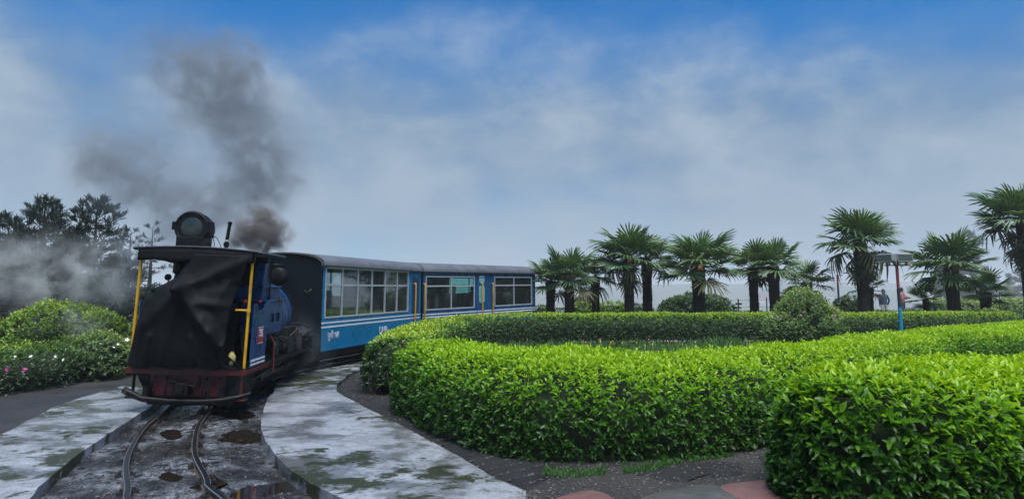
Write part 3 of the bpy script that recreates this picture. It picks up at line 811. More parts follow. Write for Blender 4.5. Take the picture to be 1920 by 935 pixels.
# background shrubs behind the palms
def m_bush(name, label, px, py_top, w, Y, mat, seed, dens=420, Lm=.12, base_py=None, **kw):
    t = atY(px, py_top, Y); hgt = max(.4, t.z + .1)
    r = w / 2 * Y / FPX
    lob = [(0, 0, hgt * .45, r, r * .7, hgt * .55), (-r * .5, .1, hgt * .38, r * .6, r * .6, hgt * .47), (r * .5, -.1, hgt * .4, r * .62, r * .6, hgt * .5)]
    return lump_bush(name, label, (t.x, Y, 0), 0, lob, dens, Lm, mat, seed, **kw)
m_bush('clipped_bush', 'dark clipped dome bush behind the widest palm', 1305, 553, 128, 31, DK, 41, 420, .13)
m_bush('leafy_bush', 'bright green bush between the second and third palm', 1093, 571, 60, 29, AZ, 42, 420, .12)
m_bush('plum_bush', 'dull reddish purple bush left of the third palm', 1098, 550, 46, 31, PLUM, 43, 380, .12)
m_bush('leafy_bush', 'yellow green bush beside the fourth palm trunk', 1150, 570, 70, 29.5, AZ, 44, 400, .12)
m_bush('leafy_bush', 'muted green bush between the fourth and fifth palm trunks', 1198, 574, 60, 30, DK, 45, 380, .12)
m_bush('clipped_bush', 'round dark bush by the thin far lamp post', 1592, 559, 66, 29, DK, 46, 420, .12)
m_bush('leafy_bush', 'yellowish bush showing behind the mauve flowering shrub', 1495, 544, 90, 26, AZ, 47, 380, .11)
m_bush('leafy_bush', 'small green bush left of the first palm', 1012, 576, 44, 29, DK, 48, 380, .12)
make_hedge('background_hedge', 'low dull hedge line behind the middle palms', [(4.5, 30.5), (9, 30.5), (14.5, 30.8)], [.6, .7, .6], .72, .0, 360, .12, DK, (True, True), .14, 51, LEAF4, 0, k=5, stems=1, expo=2.8)
make_hedge('background_hedge', 'low dull hedge line in front of the two distant people', [(15, 30.2), (19, 30.3), (24, 30.6), (30, 31)], [.6, .7, .7, .6], .74, .0, 330, .12, DK, (True, False), .16, 52, LEAF4, 0, k=5, stems=1, expo=2.8)
make_hedge('background_hedge', 'rough grassy hedge bank at the far right behind the small palm', [(21.5, 33.5), (25, 33.4), (30, 33.5), (36, 34)], [.6, 1, 1, 1], 1.25, .0, 300, .13, GREY, (True, False), .2, 53, LEAF4, 0, k=5, stems=1, expo=2.4)
make_hedge('background_hedge', 'low green hedge line behind the leftmost palms', [(.8, 29.5), (3, 29.8), (5.5, 30)], [.5, .6, .5], .9, .0, 380, .12, DK, (True, True), .12, 54, LEAF4, 0, k=5, stems=1, expo=2.8)

# ================================================================== fan palms
PALM = leaf_mat('palm_frond', [(0.0, (0.02, 0.055, 0.027)), (0.5, (0.05, 0.115, 0.045)), (1.0, (0.15, 0.22, 0.07))], rough=.45, trans=.22, objrand=.35)
PALM_Y = leaf_mat('young_palm_frond', [(0.0, (0.03, 0.085, 0.022)), (0.5, (0.07, 0.16, 0.03)), (1.0, (0.17, 0.26, 0.05))], rough=.42, trans=.28, objrand=.3)
PALM_O = leaf_mat('old_palm_frond', [(0.0, (0.025, 0.04, 0.017)), (0.5, (0.055, 0.07, 0.025)), (1.0, (0.12, 0.115, 0.04))], rough=.55, trans=.2, objrand=.5)
BARK = simple('palm_fibre', (0.016, 0.013, 0.010), .95, scale=14, bmp=.9)
def frond_mesh(seed, mat, pet=.55, R0=.64, n=24, droop=.25):
    g = np.random.default_rng(seed); v = []; f = []; ti = []
    # petiole
    for t in np.linspace(0, 1, 5):
        x = pet * t; z = -.10 * t * t
        w = .022 - .010 * t
        v += [(x, -w, z), (x, w, z), (x, 0, z - w)]; ti += [.7] * 3
    for i in range(4):
        a = i * 3; f += [(a, a + 3, a + 4, a + 1), (a + 1, a + 4, a + 5, a + 2), (a + 2, a + 5, a + 3, a)]
    cx, cz = pet, -.10
    span = R(138)
    for k in range(n):
        a = -span + 2 * span * k / (n - 1) + g.normal(0, .025)
        ln = R0 * (1.0 - .30 * abs(a / span) ** 2) * g.uniform(.88, 1.1)
        d = np.array([math.cos(a), math.sin(a)]); p = np.array([-d[1], d[0]])
        cone = .26 * ln * (1 - .2 * math.cos(a))      # fan folds into a shallow cone
        dr = droop * g.uniform(.4, 1.9)
        b = len(v)
        half = math.tan(span / (n - 1))
        for t, wk in ((.03, .9), (.40, 1.0), (.62, .60), (.84, .42), (1.0, .05)):
            r = ln * t; w = min(half * r * wk, .040) if t > .1 else half * r
            w = max(w, .0015)
            dz = -dr * max(0, t - .45) ** 1.7 * 1.5 * ln + cone * t * .55
            q = d * r * (1 - .12 * dr * max(0, t - .6))
            fold = .45 * w
            v += [(cx + q[0] - p[0] * w, q[1] - p[1] * w, cz + dz - fold), (cx + q[0], q[1], cz + dz + fold * .6), (cx + q[0] + p[0] * w, q[1] + p[1] * w, cz + dz - fold)]
            ti += [.35 + .25 * (k % 2) + .25 * t] * 3
        for i in range(4):
            c = b + i * 3; f += [(c, c + 1, c + 4, c + 3), (c + 1, c + 2, c + 5, c + 4)]
    me = bpy.data.meshes.new('frond'); me.from_pydata(v, [], f); me.materials.append(mat)
    a_ = me.attributes.new('tint', 'FLOAT', 'POINT'); a_.data.foreach_set('value', np.array(ti, np.float32))
    return me
FR = [frond_mesh(s, PALM, droop=.15 + .12 * s) for s in range(4)]
FY = [frond_mesh(10 + s, PALM_Y, droop=.15 + .1 * s, n=24) for s in range(3)]
FO = [frond_mesh(20 + s, PALM_O, droop=.7 + .3 * s, n=24) for s in range(3)]
SPADIX = simple('palm_flower', (.45, .22, .03), .6)
SPADIX2 = simple('palm_flower_red', (.42, .11, .04), .6)
def palm(label, px, Y, crown_py, top_r, nf=24, trunk_w=26, young=False, old=1, lean=0.0, seed=0, flower=None, base_z=0.0, skirt=0):
    """px: trunk centre, crown_py: crown heart, top_r: crown radius in metres"""
    g = random.Random(seed)
    c = atY(px, crown_py, Y); H = c.z - base_z
    root = tag(empty('fan_palm', (c.x, Y, base_z)), label, 'palm tree', 'fan palms behind the back hedge')
    rw = .80 * trunk_w / 2 * Y / FPX; nf = int(nf * .8)
    mb = MB(); n = 16; G = []
    for i in range(int(max(8, H / .07))):
        t = i / max(7, H / .07); z = t * (H + .05)
        r = rw * (.82 + .12 * t + (.12 if t > .75 else 0)) * (1 - .55 * max(0, t - .93) / .07)
        G.append([(lean * t + (r * (1 + .13 * noise.noise(Vector((math.cos(2 * math.pi * k / n) * 3, math.sin(2 * math.pi * k / n) * 3, z * 7 + seed))) + .05 * ((i + k) % 2))) * math.cos(2 * math.pi * k / n), r * (1 + .13 * noise.noise(Vector((k, seed, z * 7)))) * math.sin(2 * math.pi * k / n), z) for k in range(n)])
    mb.grid(G, closed=True)
    # shaggy fibre and old leaf bases
    for _ in range(int(150 * H * rw / .25)):
        a = g.uniform(0, 6.28); z = g.uniform(.05, H); r = rw * (.86 + .14 * z / H)
        x, y = r * math.cos(a) + lean * z / H, r * math.sin(a); o_ = g.uniform(.03, .10); w = g.uniform(.008, .022)
        tx, ty = -math.sin(a) * w, math.cos(a) * w; dz = g.choice((-1, -1, 1)) * g.uniform(.05, .13)
        mb.add([(x - tx, y - ty, z), (x + tx, y + ty, z), (x + o_ * math.cos(a), y + o_ * math.sin(a), z + dz)], [(0, 1, 2)])
    mb.build('trunk', BARK, root, fix=False, smooth=50)
    base_len = .55 + .62 * .95
    for i in range(nf):
        t = i / (nf - 1)
        el = R(80 - 104 * t ** .9) + g.uniform(-.12, .12)
        az = i * 2.399 + g.uniform(-.25, .25)
        isold = i >= nf - old
        me = g.choice(FO if isold else (FY if (young or t < .12) else FR))
        o = link('frond', me, None, root)
        s = 1.14 * top_r / base_len * g.uniform(.85, 1.14) * (.8 + .2 * min(1, t * 4))
        o.scale = (s, s, s * g.uniform(.8, 1.3))
        o.location = (lean, 0, H - .08 * t - (.12 if isold else 0))
        o.rotation_euler = (g.uniform(-.3, .3), -el, az)
    for j in range(skirt):
        o = link('frond', g.choice(FO), None, root); s = top_r / base_len * g.uniform(.7, .95)
        o.scale = (s, s, s); o.location = (lean, 0, H - .25 - .12 * j); o.rotation_euler = (g.uniform(-.3, .3), R(g.uniform(38, 72)), j * 2.4 + g.uniform(-.3, .3))
    if flower:
        for (dx, dz, m_) in flower:
            mb = MB()
            for _ in range(46):
                a = g.uniform(0, 6.28); l = g.uniform(.05, .22)
                mb.tube([(dx, -rw * .9, H + dz), (dx + .09 * math.cos(a), -rw * .9 - .12 + .05 * math.sin(a), H + dz - l)], [.010, .014], 4, True)
            mb.build('flower_cluster', m_, root, fix=False)
    return root
palm('short fan palm at the left end of the row beside the carriage', 1032, 25.5, 524, 1.02, 22, 22, seed=1)
palm('second fan palm from the train, reaching slightly higher than the first', 1067, 25, 514, 1.12, 24, 25, seed=2)
palm('third fan palm from the train with a thin trunk', 1116, 26, 516, .95, 20, 20, seed=3)
palm('tall fan palm with orange flower clusters, fourth from the train', 1178, 25, 478, 1.28, 30, 25, seed=4, old=2, flower=[(0, -.15, SPADIX), (.02, -.38, SPADIX2)], skirt=3)
palm('fan palm close right of the one with orange flowers', 1212, 26.3, 482, 1.18, 24, 24, seed=5)
palm('widest fan palm with the thickest trunk, before the dark dome bush', 1308, 24.6, 492, 1.45, 30, 31, seed=6, flower=[(.0, -.1, SPADIX)])
palm('fan palm left of the mauve shrub, first of a close pair', 1411, 26, 498, 1.05, 22, 22, seed=7)
palm('fan palm above the left shoulder of the mauve flowering shrub', 1449, 25.4, 494, 1.15, 26, 26, seed=8)
palm('short fan palm directly behind the mauve flowering shrub', 1512, 27, 525, .92, 20, 22, seed=9)
palm('tall shaggy fan palm with hanging yellow fronds near the lamp posts', 1612, 25.2, 448, 1.42, 30, 28, seed=10, old=3, flower=[(-.7, .0, SPADIX)], skirt=6)
palm('young fan palm tucked behind the tall shaggy palm', 1626, 26.6, 536, .72, 14, 24, young=False, seed=11)
palm('stout fan palm right of the floodlight post', 1782, 24.8, 496, 1.42, 28, 30, seed=12)
palm('small young fan palm right of the floodlight post', 1735, 26, 556, .78, 16, 13, young=True, seed=13, old=0)
palm('small young fan palm with yellow green fronds near the right edge', 1846, 26.2, 543, .98, 18, 24, young=True, seed=14, old=1)
palm('tallest shaggy fan palm at the right edge', 1914, 24.2, 405, 1.45, 32, 22, seed=15, old=4, skirt=9)

# ================================================================== conifers on the left
CON = leaf_mat('conifer_needles', [(0.0, (0.009, 0.024, 0.022)), (0.5, (0.02, 0.048, 0.038)), (1.0, (0.05, 0.09, 0.06))], rough=.6, trans=.15)
TRUNK = simple('tree_bark', (0.035, 0.027, 0.02), .9, scale=12, bmp=.8)
def conifer(label, px, top_py, Y, spread, n_br=46, seed=0, sparse=1.0, base_z=None, name='conifer_tree', mat=CON, group=None, twl=1.0, sprig_l=1.0, lo=.12, quads=8):
    g = np.random.default_rng(seed); t = atY(px, top_py, Y)
    bz = min(0.0, terrain_z(t.x, Y)) if base_z is None else base_z
    H = t.z - bz
    root = tag(empty(name, (t.x, Y, bz)), label, 'tree', group)
    mb = MB(); mb.tube([(0, 0, -.3), (.03, 0, H * .5), (0, .02, H * .97)], [.02 * H + .05, .012 * H + .03, .012], 8)
    Ps, Ds, Ns = [], [], []
    for i in range(n_br):
        u = (i + g.random()) / n_br; z = H * (lo + (1 - lo - .02) * u)
        az = i * 2.399 + g.normal(0, .3)
        ln = spread * (1 - u) ** .78 * g.uniform(.65, 1.15) + .22
        tilt = .35 * u + g.normal(0, .12)
        pts = []
        for s in np.linspace(0, 1, 7):
            pts.append(np.array([math.cos(az) * ln * s, math.sin(az) * ln * s, z + ln * (tilt * s - .45 * s * s * (1 - u) + .30 * s ** 4)]))
        mb.tube(pts, np.linspace(.03 * (1 - u) + .012, .006, 7), 4, False)
        m = int(ln * 7 * sparse) + 3
        for _ in range(m):
            s = g.uniform(.18, 1) ** .8; k = min(5, int(s * 6)); fr = s * 6 - k
            p = pts[k] * (1 - fr) + pts[k + 1] * fr
            side = g.choice((-1, 1)); a2 = az + side * g.uniform(.5, 1.3)
            l2 = (.16 + .30 * (1 - s) + .1 * (1 - u)) * ln ** .5 * twl * g.uniform(.6, 1.3)
            d2 = np.array([math.cos(a2), math.sin(a2), g.uniform(-.55, .25) + .8 * u])
            nq = quads
            for q in range(nq):
                w = q / nq
                Ps.append(p + d2 * l2 * w + np.array([0, 0, -.12 * w * w])); Ds.append(d2 * .8 + g.normal(0, .45, 3) + np.array([0, 0, .25 + .55 * u])); Ns.append(g.normal(0, 1, 3) + np.array([0, 0, .8]))
    mb.build('trunk', TRUNK, root, fix=False, smooth=60)
    Ps, Ds, Ns = np.array(Ps), np.array(Ds), np.array(Ns); n = len(Ps)
    L = .26 * sprig_l * g.uniform(.6, 1.4, n)
    tint = np.clip(.25 + .35 * (Ps[:, 2] / H) + g.normal(0, .2, n), 0, 1)
    o = leaf_cloud('crown', Ps, Ds, Ns, L, L * .095, tint, mat, root, LEAF4); o['kind'] = 'stuff'
    return root
CG = 'dark conifers left of the train'
conifer('dark conifer with the rounded top at the far left, second from the edge', 85, 376, 26, 2.5, 74, 61, 1.5, group=CG)
conifer('tall dark conifer nearest to the smoke', 183, 373, 25.5, 2.0, 72, 62, 1.35, group=CG)
conifer('dark conifer cut by the left picture edge', 18, 408, 27, 2.4, 66, 63, 1.5, group=CG)
conifer('lower dark conifer filling the gap between the two tall ones', 132, 452, 24.5, 2.2, 54, 64, 1.5, group=CG)
conifer('lower dark conifer behind the flowering hedge at the left edge', 40, 480, 22.5, 2.2, 50, 65, 1.5, group=CG)
conifer('dark low tree beside the cab half hidden in steam', 225, 500, 23, 1.7, 48, 66, 1.4, group=CG)
conifer('thin pale conifer in smoke just left of the cab roof', 246, 425, 34, 1.2, 34, 67, .55, group=CG, twl=.8)
conifer('thin sparse conifer in smoke above the cab roof', 287, 418, 37, 1.3, 30, 68, .5, group=CG, twl=.8)

# ================================================================== flower bed inside the hedge ring
GRASS = leaf_mat('bed_grass', [(0.0, (0.025, 0.075, 0.02)), (0.5, (0.06, 0.16, 0.035)), (1.0, (0.15, 0.26, 0.05))], rough=.6, trans=.3)
g_ = np.random.default_rng(77)
n = 26000
P = np.c_[g_.uniform(-1.0, 12.5, n), g_.uniform(10.0, 20.6, n), np.zeros(n)]
m = (P[:, 1] > np.interp(P[:, 0], [-1.2, .5, 2.7, 4.6, 8, 12.5], [12.2, 9.9, 9.4, 10.6, 13.4, 16.2]))
P = P[m]; n = len(P)
tall = np.clip(fbm(P, .55, 2) * .5 + .55, .15, 1)
P[:, 2] = g_.uniform(0, .22, n) * tall
D = g_.normal(0, .5, (n, 3)); D[:, 2] = np.abs(D[:, 2]) + .55
L = g_.uniform(.16, .32, n) * (.5 + tall)
tag(leaf_cloud('bed_plants', P, D, g_.normal(0, 1, (n, 3)), L, L * .16, np.clip(.35 + tall * .3 + g_.normal(0, .2, n), 0, 1), GRASS, None, LEAF2), 'feathery low green plants and grass filling the flower bed', 'plants', kind='stuff')
def bed_flowers(name, label, m_, n, seed, fn):
    g = np.random.default_rng(seed); mb = MB()
    c = 0
    while c < n:
        px, py = fn(g); p = at(px, py, .38)
        if not 10 < p.y < 20.4: continue
        c += 1
        s = g.uniform(.009, .017)
        p.z = .22 + g.uniform(0, .14)
        for k in range(5):
            a = k * 1.2566 + g.uniform(0, .4)
            mb.add([tuple(p), (p.x + s * math.cos(a), p.y + s * .6 * math.sin(a), p.z + s * (.3 + .9 * math.sin(a))), (p.x + s * math.cos(a + 1.2), p.y + s * .6 * math.sin(a + 1.2), p.z + s * (.3 + .9 * math.sin(a + 1.2)))], [(0, 1, 2)])
        mb.tube([(p.x, p.y, 0), tuple(p)], .004, 3, False)
    tag(mb.build(name, m_, fix=False), label, 'flowers', kind='stuff')
bed_flowers('orange_flowers', 'scattered small orange flowers in the garden bed', ORANGE, 70, 1, lambda g: (g.choice((g.uniform(1040, 1340), g.uniform(1390, 1480), g.normal(1030, 30), g.uniform(1740, 1770))), g.uniform(618, 660)))
bed_flowers('yellow_flowers', 'scattered small pale yellow flowers in the garden bed', YEL, 40, 2, lambda g: (g.uniform(1080, 1330), g.uniform(622, 655)))

# grass tufts and moss at the foot of the centre hedge
n = 9000
base = spline([at(x, y, .16) for x, y in ((985, 880), (1040, 888), (1090, 890), (1150, 884), (1210, 880), (1280, 864), (1350, 855), (1400, 848))], 200)
ii = g_.integers(0, 200, n); cl_ = fbm(np.c_[base[ii][:, :2], np.zeros(n)], 2.4, 2, 3) 
off = np.abs(g_.normal(0, .13, n)) - .10
P = base[ii] + np.c_[off * .15, off, np.zeros(n)]; P[:, 2] = .16
m = cl_ > -.16; P = P[m]; n = len(P)
D = g_.normal(0, .55, (n, 3)); D[:, 2] = np.abs(D[:, 2]) + .5
L = g_.uniform(.015, .05, n)
tag(leaf_cloud('grass_tufts', P, D, g_.normal(0, 1, (n, 3)), L, L * .22, np.clip(g_.normal(.3, .25, n), 0, 1), GRASS, None, LEAF2), 'short grass and moss tufts along the foot of the centre hedge', 'grass', kind='stuff')
# ================================================================== paints
BLUE = simple('loco_blue_paint', (0.012, 0.055, 0.16), .28, var=.3, scale=3, dirt=((.006, .012, .022), .8), bmp=.05)
CBLUE = simple('carriage_blue_paint', (0.004, 0.17, 0.34), .3, var=.10, scale=1.2, dirt=((.005, .11, .22), .6), bmp=.03)
CBLUE2 = simple('rear_carriage_blue_paint', (0.007, 0.07, 0.17), .3, var=.14, scale=1.6, dirt=((.008, .035, .09), .7), bmp=.03)
BLACK = simple('sooty_black', (0.0034, 0.0038, 0.0043), .5, var=.5, scale=7, dirt=((.009, .008, .007), .6), bmp=.2, spec=.25)
ENDP = simple('sooty_carriage_end', (0.003, 0.0075, 0.013), .6, var=.4, scale=2.5, dirt=((.007, .009, .012), .7), bmp=.05, spec=.2)
REDP = simple('buffer_beam_red', (0.07, 0.005, 0.005), .5, var=.35, scale=5, dirt=((.008, .005, .005), .95), bmp=.15)
YELP = simple('yellow_handrail', (0.55, 0.30, 0.01), .4, var=.18, scale=9, dirt=((.12, .07, .02), .6))
WHITEP = simple('white_lining', (0.72, 0.73, 0.74), .45, var=.1, scale=12, dirt=((.4, .42, .44), .5))
STEEL = simple('oily_steel', (0.10, 0.10, 0.10), .45, .8, var=.4, scale=9, dirt=((.02, .018, .016), .9))
GALV = simple('window_frame_metal', (0.50, 0.54, 0.58), .35, .35, var=.12, scale=8)
ROOFG = simple('carriage_roof_grey', (0.105, 0.11, 0.118), .45, var=.22, scale=2.2, dirt=((.05, .05, .055), .8), bmp=.06)
BRASS = simple('tarnished_brass', (0.35, 0.24, 0.08), .35, .9, var=.3)
REDPIPE = simple('red_pipe', (0.12, 0.016, 0.016), .45, var=.3)
TANKY = simple('dirty_cream_tank', (0.26, 0.23, 0.12), .5, var=.35, dirt=((.05, .045, .03), .8))
def m_tarp():
    m, nt, b = newmat('black_tarpaulin')
    p = objc(nt); n = tex(nt, 5, 7, .65, p); w = tex(nt, 160, 2, .5, p)
    nt.links.new(ramp(nt, n, [(.3, (.002, .0028, .0033)), (.7, (.008, .0105, .012))]), b.inputs['Base Color'])
    b.inputs['Roughness'].default_value = .7; b.inputs['Specular IOR Level'].default_value = .14
    bump(nt, b, mth(nt, 'ADD', n, mth(nt, 'MULTIPLY', w, .12)), .35, .02)
    return m
TARP = m_tarp()
def m_glass(name, tint, refl=1.0, dirt=.12):
    """thin pane: see-through with sky reflection and a little dirt film"""
    m, nt, b = newmat(name)
    nt.nodes.remove(b)
    tr = nn(nt, 'ShaderNodeBsdfTransparent', {'Color': (*tint, 1)})
    gl = nn(nt, 'ShaderNodeBsdfGlossy', {'Color': (.9, .95, 1, 1), 'Roughness': .04})
    df = nn(nt, 'ShaderNodeBsdfDiffuse', {'Color': (.35, .42, .42, 1)})
    fr = nn(nt, 'ShaderNodeFresnel', {'IOR': 1.5}).outputs[0]
    d = mth(nt, 'MULTIPLY', ramp(nt, tex(nt, 3, 6, .6, objc(nt)), [(.3, .3), (.75, 1.0)]), dirt)
    m1 = nn(nt, 'ShaderNodeMixShader', {0: d, 1: tr.outputs[0], 2: df.outputs[0]})
    m2 = nn(nt, 'ShaderNodeMixShader', {0: mth(nt, 'MULTIPLY', fr, 2.3 * refl, clamp=True), 1: m1.outputs[0], 2: gl.outputs[0]})
    nt.links.new(m2.outputs[0], nt.nodes['Material Output'].inputs[0])
    return m
GLASS1 = m_glass('window_glass_dusty', (.62, .72, .72), 1.0, .14)
GLASS2 = m_glass('window_glass_green', (.42, .70, .66), .55, .07)

RAILZ = 0.08
# ================================================================== locomotive (local: x right, y forward, z above rail)
loco = tag(empty('steam_locomotive', (-4.735, 9.47, RAILZ), (0, R(1.9), R(4.0))), 'blue and black narrow gauge steam locomotive with dark tarpaulin over its cab end', 'locomotive')
loco.scale = (.9, 1, 1)
HWF = .93
def T(name, mat, mb, par=loco, **k): return mb.build(name, mat, par, **k)
# footplate with red edge
T('footplate', BLACK, MB().b2((-HWF, 0, .615), (HWF, 5.0, .645)), bevel=.004)
T('footplate_edge', REDP, MB().b2((-HWF - .012, -.02, .565), (HWF + .012, -.002, .652)).b2((HWF + .002, -.002, .575), (HWF + .014, 1.1, .64)).b2((-HWF - .014, -.002, .575), (-HWF - .002, 1.1, .64)), bevel=.004)
T('running_board_edge', BLACK, MB().b2((HWF + .002, 1.102, .58), (HWF + .013, 4.9, .638)).b2((-HWF - .013, 1.102, .58), (-HWF - .002, 4.9, .638)), bevel=.004)
bb = T('buffer_beam', REDP, MB().b2((-.60, .10, .24), (.60, .16, .60)).b2((-.22, .07, .34), (.18, .098, .56)), bevel=.008)
for x in (-.52, -.34, .3, .5):
    for z in (.3, .5): T('rivet', BLACK, MB().lathe([(.018, 0), (.018, .03), (.008, .036)], 8, Matrix.Translation((x, .098, z)) @ Matrix.Rotation(math.pi / 2, 4, 'X')), bb)
T('drag_box', BLACK, MB().b2((-.66, .17, .10), (.66, 1.15, .612)), bevel=.01)
# frames, drag box, brackets
for s in (-1, 1): T("frame_plate", BLACK, MB().b2((s * .47, 1.16, .12), (s * .50, 4.7, .60)), bevel=.004)
for s in (-1, 1):
    T('bracket', BLACK, MB().prism([(s * .6, .58), (s * .84, .58), (s * .62, .2), (s * .56, .2)], .10, .165, 'y'), bevel=.004)
mb = MB().b2((-.11, -.10, .28), (.09, .12, .44)).b2((-.06, -.16, .32), (.04, -.09, .40)).tube([(-.24, -.02, .47), (-.05, -.06, .44), (.16, -.05, .41)], .014, 6)
T('coupling', BLACK, mb, bevel=.01)
mb = MB()
for x in (-.3, -.18, .16, .27, .38):
    mb.tube([(x, .02, .5), (x + .02, -.04, .32), (x - .02, 0, .18)], .016, 6)
T('brake_hose', BLACK, mb, smooth=60)
# life guard bar across the rails with upturned left end
mb = MB(); mb.tube([(-.92, -.02, .33), (-.80, -.05, .29), (-.6, -.07, .22), (-.2, -.08, .20), (.3, -.08, .20), (.6, -.06, .22), (.86, .02, .26), (1.0, .10, .3)], [.05, .055, .045, .036, .036, .036, .034, .025], 8)
mb.b2((-.62, -.06, .2), (-.55, .1, .4)).b2((.55, -.05, .2), (.62, .1, .4))
T('rail_guard', BLACK, mb, smooth=50)
T('guard_bolt', STEEL, MB().lathe([(.02, 0), (.02, .03)], 10, Matrix.Translation((-.86, -.09, .31)) @ Matrix.Rotation(math.pi / 2, 4, 'X')))
# steps
for s, m_, y0 in ((1, REDP, .06), (-1, BLACK, .12)):
    mb = MB().tube([(s * (HWF - .07), y0, .6), (s * (HWF - .07), y0, .22)], .024, 8).b2((s * (HWF - .16), y0 - .06, .20), (s * (HWF + .02), y0 + .10, .225))
    T('cab_step', m_, mb, bevel=.004)
# wheels and motion
WHEEL = simple('wheel_iron', (0.02, 0.016, 0.014), .5, .2, var=.4, dirt=((.05, .035, .025), .7))
for y in (1.55, 3.0):
    for s in (-1, 1):
        M = Matrix.Translation((s * .33, y, .33)) @ Matrix.Rotation(s * math.pi / 2, 4, 'Y')
        w = T('wheel', WHEEL, MB().lathe([(.30, -.05), (.33, -.045), (.33, .04), (.29, .045), (.27, .02), (.1, .015), (.09, .05), (.03, .052)], 28, M), smooth=35)
for s in (-1, 1):
    mb = MB()
    mb.b2((s * .62, 1.5, .30), (s * .66, 3.05, .37)).b2((s * .68, 3.0, .33), (s * .71, 4.0, .40)).lathe([(.06, -.05), (.06, .05)], 14, Matrix.Translation((s * .64, 1.55, .335)) @ Matrix.Rotation(math.pi / 2, 4, 'Y')).lathe([(.06, -.05), (.06, .05)], 14, Matrix.Translation((s * .64, 3.0, .335)) @ Matrix.Rotation(math.pi / 2, 4, 'Y'))
    mb.tube([(s * .7, 3.3, .75), (s * .7, 3.4, .45), (s * .7, 3.9, .55)], .02, 6).tube([(s * .76, .7, .38), (s * .8, 2.2, .52)], .022, 6)
    T('connecting_rod', STEEL, mb, bevel=.004)
for s in (-1, 1):
    M = Matrix.Translation((s * .80, 3.75, .46)) @ Matrix.Rotation(-math.pi / 2, 4, 'X')
    T('cylinder', BLACK, MB().lathe([(.05, -.06), (.2, -.05), (.215, 0), (.19, .03), (.19, .62), (.215, .65), (.2, .70), (.05, .71)], 24, M).b2((s * .60, 3.8, .62), (s * .98, 4.4, .86)), smooth=35)
# cab
for s in (-1, 1):
    T('cab_post', YELP, MB().tube([(s * (HWF - .04), .03, .645), (s * (HWF - .04), .03, 2.22)], .024, 10), smooth=50)
    T('post_bracket', BLACK, MB().b2((s * (HWF - .07), 0, 2.2), (s * (HWF - .005), .06, 2.36)), bevel=.004)
T('cab_handrail', YELP, MB().tube([(HWF - .04, .03, 1.50), (.68, .03, 1.50)], .016, 8).lathe([(.034, -.03), (.034, .03)], 10, Matrix.Translation((HWF - .04, .03, 1.50))), smooth=50)
# roof: shallow arc, thin lip
mb = MB(); G = []
for y in (-.06, .3, .9, 1.42):
    G.append([(x, y, 2.405 - .045 * (x / 1.0) ** 2 - .0 * y) for x in np.linspace(-.98, .98, 13)])
G2 = [[(p[0], p[1], p[2] - .028) for p in r] for r in G]
mb.grid(G).grid(G2)
for a, b in ((0, 0), (-1, -1)):
    mb.add(G[a] + G2[b], [(i, i + 1, 13 + i + 1, 13 + i) for i in range(12)])
for j in (0, -1):
    q = [r[j] for r in G]; q2 = [r[j] for r in G2]; mb.add(q + q2, [(i, i + 1, 4 + i + 1, 4 + i) for i in range(3)])
roof = T('cab_roof', BLACK, mb, smooth=30)
ROOFLIP = simple('roof_lip', (0.10, 0.11, 0.12), .35, .3)
T('roof_lip', ROOFLIP, MB().tube([(x, -.066, 2.407 - .045 * x * x) for x in np.linspace(-.985, .985, 9)], .010, 6).tube([(.985, -.06, 2.362), (.985, 1.42, 2.362)], .010, 6), roof, smooth=50)
# spectacle plate, cab uprights
T('cab_front_plate', BLACK, MB().b2((-.68, 1.18, .65), (-.36, 1.21, 2.34)).b2((-.20, 1.18, .65), (.74, 1.21, 2.34)).b2((-.36, 1.18, .65), (-.2, 1.21, 1.85)), bevel=.004)
T('cab_upright', BLACK, MB().tube([(-.86, 1.2, .65), (-.86, 1.2, 1.7), (-.80, 1.15, 2.0), (-.72, 1.0, 2.34)], [.03, .04, .045, .05], 6).tube([(.82, 1.18, 1.6), (.82, 1.18, 2.33)], .016, 6).tube([(.9, .95, 1.56), (.9, .95, 2.33)], .011, 6), smooth=40)
T('brake_pump', BLACK, MB().lathe([(.11, 1.55), (.13, 1.6), (.13, 1.86), (.10, 1.9), (.08, 2.0), (.12, 2.03), (.12, 2.22), (.06, 2.26)], 16, Matrix.Translation((-.60, .75, 0))).lathe([(.05, 0), (.05, .05)], 14, Matrix.Translation((-.72, .62, 1.95)) @ Matrix.Rotation(math.pi / 2, 4, 'X')).tube([(-.72, .62, 1.9), (-.74, .6, 1.75), (-.68, .6, 1.66)], .014, 6), smooth=40)
T('pressure_gauge', BRASS, MB().lathe([(.065, 0), (.07, .02), (.07, .05), (.05, .052)], 18, Matrix.Translation((-.71, .62, 1.72)) @ Matrix.Rotation(math.pi / 2, 4, 'X')), smooth=40)
T('boiler_backhead', BLACK, MB().lathe([(.05, 0), (.4, .02), (.45, .06), (.45, .5)], 24, Matrix.Translation((0, .72, 1.3)) @ Matrix.Rotation(-math.pi / 2, 4, 'X')).tube([(.2, .7, 1.5), (.38, .5, 1.62), (.48, .4, 1.62)], .015, 6), smooth=40)
T('regulator_knob', simple('red_knob', (.5, .03, .03), .35), MB().lathe([(.01, -.03), (.03, -.02), (.034, 0), (.03, .02), (.01, .03)], 12, Matrix.Translation((.72, .3, 1.62))).lathe([(.01, -.025), (.026, -.015), (.028, 0), (.02, .02)], 12, Matrix.Translation((.86, .62, 1.62))), smooth=60)
# bunker below the tarpaulin
T('rear_bunker', BLACK, MB().b2((-.80, .02, .65), (.52, .55, 1.58)), bevel=.02)
